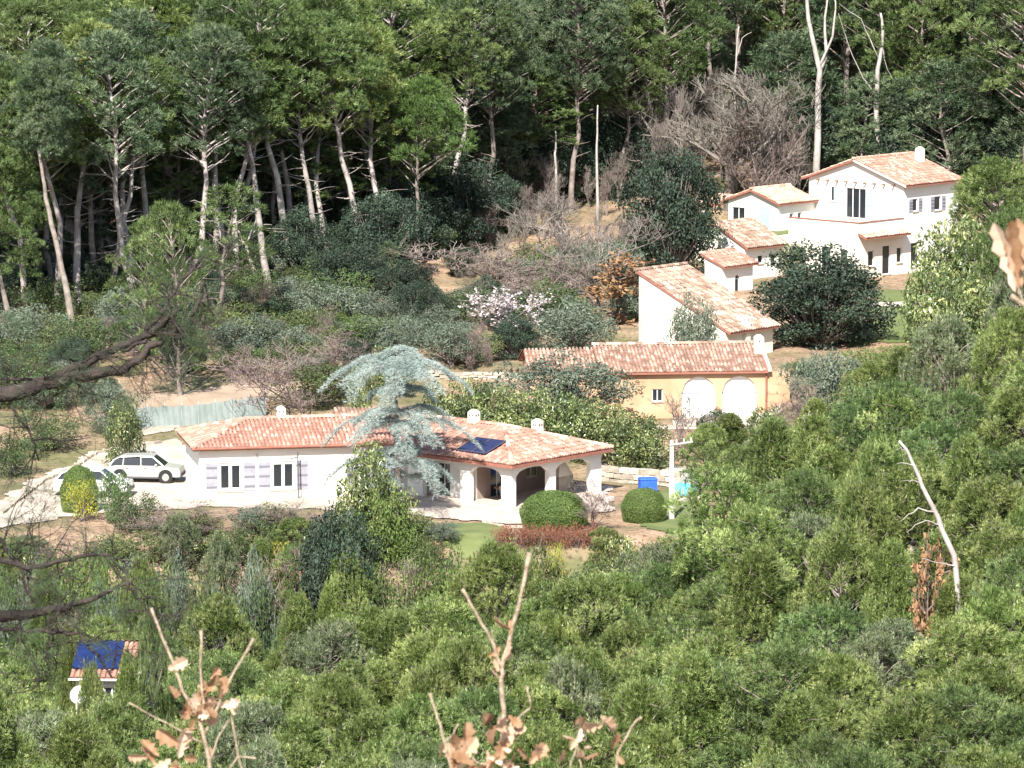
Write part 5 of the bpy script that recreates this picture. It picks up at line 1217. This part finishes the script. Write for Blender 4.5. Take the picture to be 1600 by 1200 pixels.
# ------------------------------------------------------------------ pine canopy in the valley
ri = 0
for Y in np.arange(229, 158, -4.6):
    us = np.arange(-90, 1720, 100 * 200 / Y) + (50 if ri % 2 else 0); us = us + rng.normal(0, 14, len(us))
    for k, u in enumerate(sorted(us)):
        yy = Y + rng.uniform(-1.8, 1.8); x = X(u, yy, 1000); g_ = ground(x, yy)
        if u > 100 and u < 190 and yy < 204: 
            vlim = 1056 + rng.uniform(-5, 12)
        elif 100 < u < 200 and 199 < yy < 207: continue
        else: vlim = 0
        z = P(u, top_v(u, yy), yy)[2] + rng.normal(0, .85) - (2.2 if rng.random() < .10 else 0)
        if vlim and yy < 200: z = min(z, P(u, vlim, yy)[2])
        if 1000 < u < 1125: z = min(z, P(u, 815 + .35 * abs(u - 1060), yy)[2])
        h = z - g_
        if h < 1.5: continue
        sp = SP['canopy'][rng.choice(5, p=(.27, .26, .22, .06, .19))]; s = h / sp['h']; sx = rng.uniform(.75, 1.25)
        put("valley_pine", sp, (x, yy, g_), rng.uniform(0, 6.28), (sx, sx, s), f"pine in the valley canopy, {ORD[ri]} row from the villa, {ORD[min(k, 23)]} from the left", "tree", "pines of the valley canopy")
    ri += 1
for u, vt, Y, w_, lab in ((221, 990, 199.5, 80, "pine covering the right end of the solar panelled house"), (88, 1012, 202, 70, "pine against the left end of the solar panelled house"), (132, 1062, 195.5, 70, "small pine under the left half of the solar array"), (178, 1050, 197.0, 95, "pine in front of the solar panelled house wall")):
    at("valley_pine", SP['canopy'][int(u) % 3], u, vt, 0, lab, "tree", wpx=w_, Y=Y)
# leaning dead pine on the right
t = trunk_only("leaning_dead_pine", [(1512, 935), (1495, 880), (1466, 810), (1440, 755), (1422, 712), (1405, 688)], .15, "bleached dead pine leaning left out of the valley canopy", Y=198.5,
    forks=[([(1440, 755, 0), (1425, 750, -.2), (1408, 752, -.3)], .03), ([(1430, 730, 0), (1415, 722, -.2), (1402, 724, -.2)], .03), ([(1462, 800, 0), (1435, 795, -.3), (1405, 815, -.4)], .045), ([(1470, 820, 0), (1445, 812, -.4), (1415, 830, -.5)], .04), ([(1495, 885, 0), (1470, 880, -.3), (1440, 872, -.5)], .04), ([(1418, 705, 0), (1408, 700, 0), (1400, 704, 0)], .02)])
at("bare_thicket", SP['dry'][0], 1455, 815, 0, "rusty dry leaved tree beside the leaning dead pine", "tree", wpx=90, Y=200)

# ------------------------------------------------------------------ near branches on the viewer's hill
def near_pine():
    Y = 25.0; x0 = -5.2; g_ = np.array([x0, Y, ground(x0, Y)]); rng = np.random.default_rng(9)
    t = thing("near_pine", g_, 0, "dark near pine reaching bare crooked branches in from the left edge", "tree")
    b = MB(); tz = 42 - g_[2]; b.tube(wob((0, 0, -.4), (.3, .2, tz), 9, .05, rng), np.linspace(.22, .08, 9), 9); b.obj('trunk', M_darkbark, t, smooth=True)
    q = lambda u, v, dy=0: P(u, v, Y + dy) - g_
    def br(pts, r0, r1, name='branch'):
        w_ = np.array([q(*p) for p in pts]); n = len(w_); tt = np.linspace(0, n - 1, n * 4)
        w_ = np.stack([np.interp(tt, range(n), w_[:, j]) for j in range(3)], 1); w_[1:] += rng.normal(0, .006, (len(w_) - 1, 3))
        b = MB(); b.tube(w_, np.linspace(r0, r1, len(w_)), 7, cap=True); b.obj(name, M_darkbark, t, smooth=True); return w_
    mains = []
    mains.append(br([(-760, 700), (-300, 660), (-20, 622), (60, 602), (110, 588), (190, 580)], .06, .028))
    mains.append(br([(60, 605), (110, 575), (180, 548), (215, 530), (250, 510), (280, 480)], .026, .015))
    mains.append(br([(190, 580), (225, 552), (262, 527), (290, 505), (312, 470), (322, 440)], .026, .008))
    mains.append(br([(190, 548), (230, 530), (250, 505), (262, 470), (300, 420), (330, 385)], .014, .004))
    mains.append(br([(215, 532), (245, 500), (255, 480)], .012, .008))
    mains.append(br([(-760, 900), (-200, 930), (-10, 965), (40, 960), (100, 950), (160, 930), (210, 905)], .05, .006))
    mains.append(br([(-60, 985), (0, 980), (60, 985), (120, 990), (150, 1020), (175, 1058)], .014, .005))
    mains.append(br([(75, 962), (82, 990), (72, 1030), (76, 1050)], .008, .004))
    mains.append(br([(-200, 850), (0, 870), (40, 890), (110, 875), (160, 865), (215, 880)], .022, .004))
    mains.append(br([(-100, 800), (0, 845), (30, 880), (45, 930), (60, 945)], .016, .004))
    mains.append(br([(0, 590), (60, 592), (130, 580)], .010, .006))
    mains.append(br([(-50, 560), (0, 590), (20, 640), (50, 680), (60, 720)], .012, .004))
    mains.append(br([(160, 860), (200, 920), (240, 960), (265, 975)], .008, .003))
    # side twigs
    tw_ = MB(); nd_p = []; nd_o = []
    def twig(p, d, l, r, k):
        pts = [p]; dd = d
        for i in range(4): dd = unit(dd + rng.normal(0, .22, 3) * np.array([1, .6, 1])); pts.append(pts[-1] + dd * l / 4)
        tw_.tube(pts, np.linspace(r, r * .4, 5), 4)
        if k < 3:
            for j in range(3): i0 = rng.integers(1, 5); twig(pts[i0], unit(dd + rng.normal(0, .6, 3) * np.array([1, .5, 1])), l * .6, r * .55, k + 1)
        elif rng.random() < .5: nd_p.append(pts[-1]); nd_o.append(dd)
    for w_ in mains:
        L = len(w_)
        for j in range(int(L * .55)):
            p = w_[rng.integers(int(L * .1), L)]
            uu = 800 + (p[0] + g_[0]) / Y * FPX
            if uu < -60 or uu > 330: continue
            twig(p, unit(np.array([rng.normal(.35, .5), rng.normal(0, .3), rng.normal(.0, .7)])), rng.uniform(.1, .32), rng.uniform(.003, .006), 1)
    for (u0, v0, r_) in ((30, 500, .15), (20, 700, .16), (70, 660, .12), (10, 560, .14), (60, 540, .12)):      # needle sprays by the left edge
        for j in range(10): nd_p.append(q(u0 + rng.normal(0, 22), v0 + rng.normal(0, 28), rng.normal(0, .1))); nd_o.append(unit(np.array([.4, 0, .2]) + rng.normal(0, .4, 3)))
    tw_.obj('twigs', M_darkbark, t)
    nb_ = MB(); needle_mesh(nb_, np.array(nd_p), np.array(nd_o), 26, .075, .0016, rng, np.full(len(nd_p), .4), .6); nb_.obj('needles', M_needle_dk, t)
    # crown above the view, shading the branches
    ps = [(np.array([rng.uniform(-3.5, 2.0), rng.uniform(-7.5, .6), tz + rng.uniform(-1.6, 1.6)]), np.array([.9, .9, .5])) for _ in range(46)]
    P_, O_, T_ = puff_pts(ps, 80, rng); c = MB(); needle_mesh(c, P_, O_, 10, .22, .03, rng, T_); c.obj('crown', M_needle_dk, t)
near_pine()

def oak_leaf(mb, p, d, n, s, rng, wd=1.0):
    """lobed, cupped withered leaf"""
    d = unit(np.array(d)); n = unit(np.cross(np.cross(d, n), d)); a = np.cross(n, d); L = 9; tint = rng.random()
    prof = [.03, .14, .10, .26, .17, .34, .20, .24, .04]; cup = rng.uniform(.25, 1.0); curl = rng.uniform(-.5, .6)
    v = []
    for i in range(L):
        f = i / (L - 1); c = np.array(p) + d * s * f + n * s * curl * f * f * .5; w_ = prof[i] * s * wd
        v += [c - a * w_ + n * w_ * cup, c + n * 0, c + a * w_ + n * w_ * cup * rng.uniform(.7, 1.2)]
    q = []
    for i in range(L - 1): q += [(i * 3, i * 3 + 1, i * 3 + 4, i * 3 + 3), (i * 3 + 1, i * 3 + 2, i * 3 + 5, i * 3 + 4)]
    mb.add(v, q, tint=tint)
def sapling(Y, stems, leaves_, label, seed, foot):
    rng = np.random.default_rng(seed); x0 = X(foot, Y, 1200); g_ = np.array([x0, Y, ground(x0, Y)])
    t = thing("oak_sapling", g_, 0, label, "sapling"); q = lambda u, v, dy=0: P(u, v, Y + dy) - g_
    for pts, r0, r1 in stems:
        w_ = [np.array([0, 0, -.05])] + [q(*p) for p in pts[1:]] if pts[0] == 'foot' else [q(*p) for p in pts]
        w_ = np.array(w_); n = len(w_); tt = np.linspace(0, n - 1, n * 3); w_ = np.stack([np.interp(tt, range(n), w_[:, j]) for j in range(3)], 1); w_[1:] += rng.normal(0, .0012, (len(w_) - 1, 3))
        rad = np.linspace(r0, r1, len(w_)) * .68; rad[::3] *= 1.15; rad[-1] *= 1.5; rad[-2] *= 1.25
        b = MB(); b.tube(w_, rad, 7, cap=True); b.obj('stem', M_oaktwig, t, smooth=True)
    for u, v, n, sz in leaves_:
        for k in range(n + 1):
            b = MB(); p = q(u + rng.normal(0, 9), v + rng.normal(0, 9), rng.normal(0, .01))
            d = unit(np.array([rng.normal(0, .7), rng.normal(0, .5), rng.normal(-.2, .7)])); oak_leaf(b, p, d, rng.normal(0, 1, 3) + np.array([0, -1.2, .2]), sz * rng.uniform(.55, 1.05), rng); b.obj('leaf', M_oakleaf, t)
    return t
sapling(14.0, [(('foot', (335, 1260), (328, 1190), (312, 1125), (290, 1090), (272, 1040), (250, 985), (236, 950)), .010, .0045),
               (((316, 1130), (318, 1095), (313, 1050), (315, 985)), .006, .0045), (((318, 1150), (345, 1095), (372, 1040), (397, 998)), .006, .005),
               (((315, 1160), (280, 1140), (240, 1120), (200, 1098)), .004, .0025), (((328, 1190), (342, 1150), (358, 1125)), .004, .003), (((395, 1260), (372, 1180), (362, 1120), (373, 1098)), .005, .0035), (((360, 1200), (372, 1182), (400, 1185)), .004, .003)],
        [(268, 1058, 2, .07), (300, 1082, 3, .08), (325, 1072, 3, .085), (318, 1100, 3, .08), (345, 1082, 2, .07), (310, 1120, 2, .06), (305, 1142, 2, .07), (362, 1085, 1, .06), (270, 1185, 3, .09), (285, 1190, 3, .08), (240, 1190, 2, .08), (345, 1195, 2, .08)],
        "leafless oak sapling at lower left with withered leaf clusters and three bare tips", 31, 335)
sapling(13.0, [(('foot', (786, 1260), (786, 1200), (786, 1140), (784, 1060), (785, 1038), (800, 985), (815, 930), (827, 862)), .012, .007),
               (((784, 1045), (768, 1000), (745, 960), (722, 920)), .006, .005), (((780, 1040), (772, 1010), (768, 985)), .003, .002), (((786, 1150), (812, 1120), (830, 1105), (822, 1072)), .004, .003),
               (((715, 1250), (698, 1170), (686, 1130), (672, 1084)), .006, .0045), (((694, 1160), (706, 1150), (716, 1130)), .004, .003), (((786, 1190), (750, 1195), (720, 1170)), .004, .003)],
        [(812, 1000, 2, .075), (772, 1040, 2, .05), (770, 1120, 3, .08), (800, 1130, 3, .08), (785, 1150, 2, .07), (725, 1165, 3, .08), (712, 1172, 2, .07), (760, 1180, 3, .07), (805, 1170, 3, .08), (790, 1190, 2, .08), (835, 1190, 2, .08), (740, 1195, 3, .08), (705, 1195, 2, .07)],
        "tall central oak sapling forking into two pale tips above withered leaves", 32, 786)
sapling(13.5, [(('foot', (960, 1230), (965, 1175), (990, 1130), (1002, 1120)), .006, .004), (((930, 1250), (912, 1215), (903, 1180), (905, 1160)), .004, .003), (((885, 1260), (893, 1190), (908, 1150)), .004, .003)],
        [(915, 1130, 2, .07), (945, 1140, 2, .09), (962, 1170, 1, .06), (892, 1160, 3, .06), (905, 1175, 2, .05)],
        "short oak sapling right of the central one with a dark curled leaf", 33, 930)
sapling(12.0, [(('foot', (1640, 1100), (1660, 700), (1630, 500), (1600, 475), (1580, 462)), .012, .007), (((1600, 475), (1590, 450), (1580, 425)), .004, .003)],
        [], "oak sapling at the right edge holding one long withered leaf", 34, 1640)
last = [o for o in bpy.data.objects if o.get('label', '').startswith("oak sapling at the right edge")][0]
rng = np.random.default_rng(4); b = MB(); gl = np.array(last.location)
for k in range(3): oak_leaf(b, P(1586 + 3 * k, 455, 12.0 + .01 * k) - gl, P(1566 + 8 * k, 350, 12.0) - P(1586, 455, 12.0), np.array([.5 * k - .5, -1, .1]), .185, rng, .42)
b.obj('leaf', M_oakleaf, last)
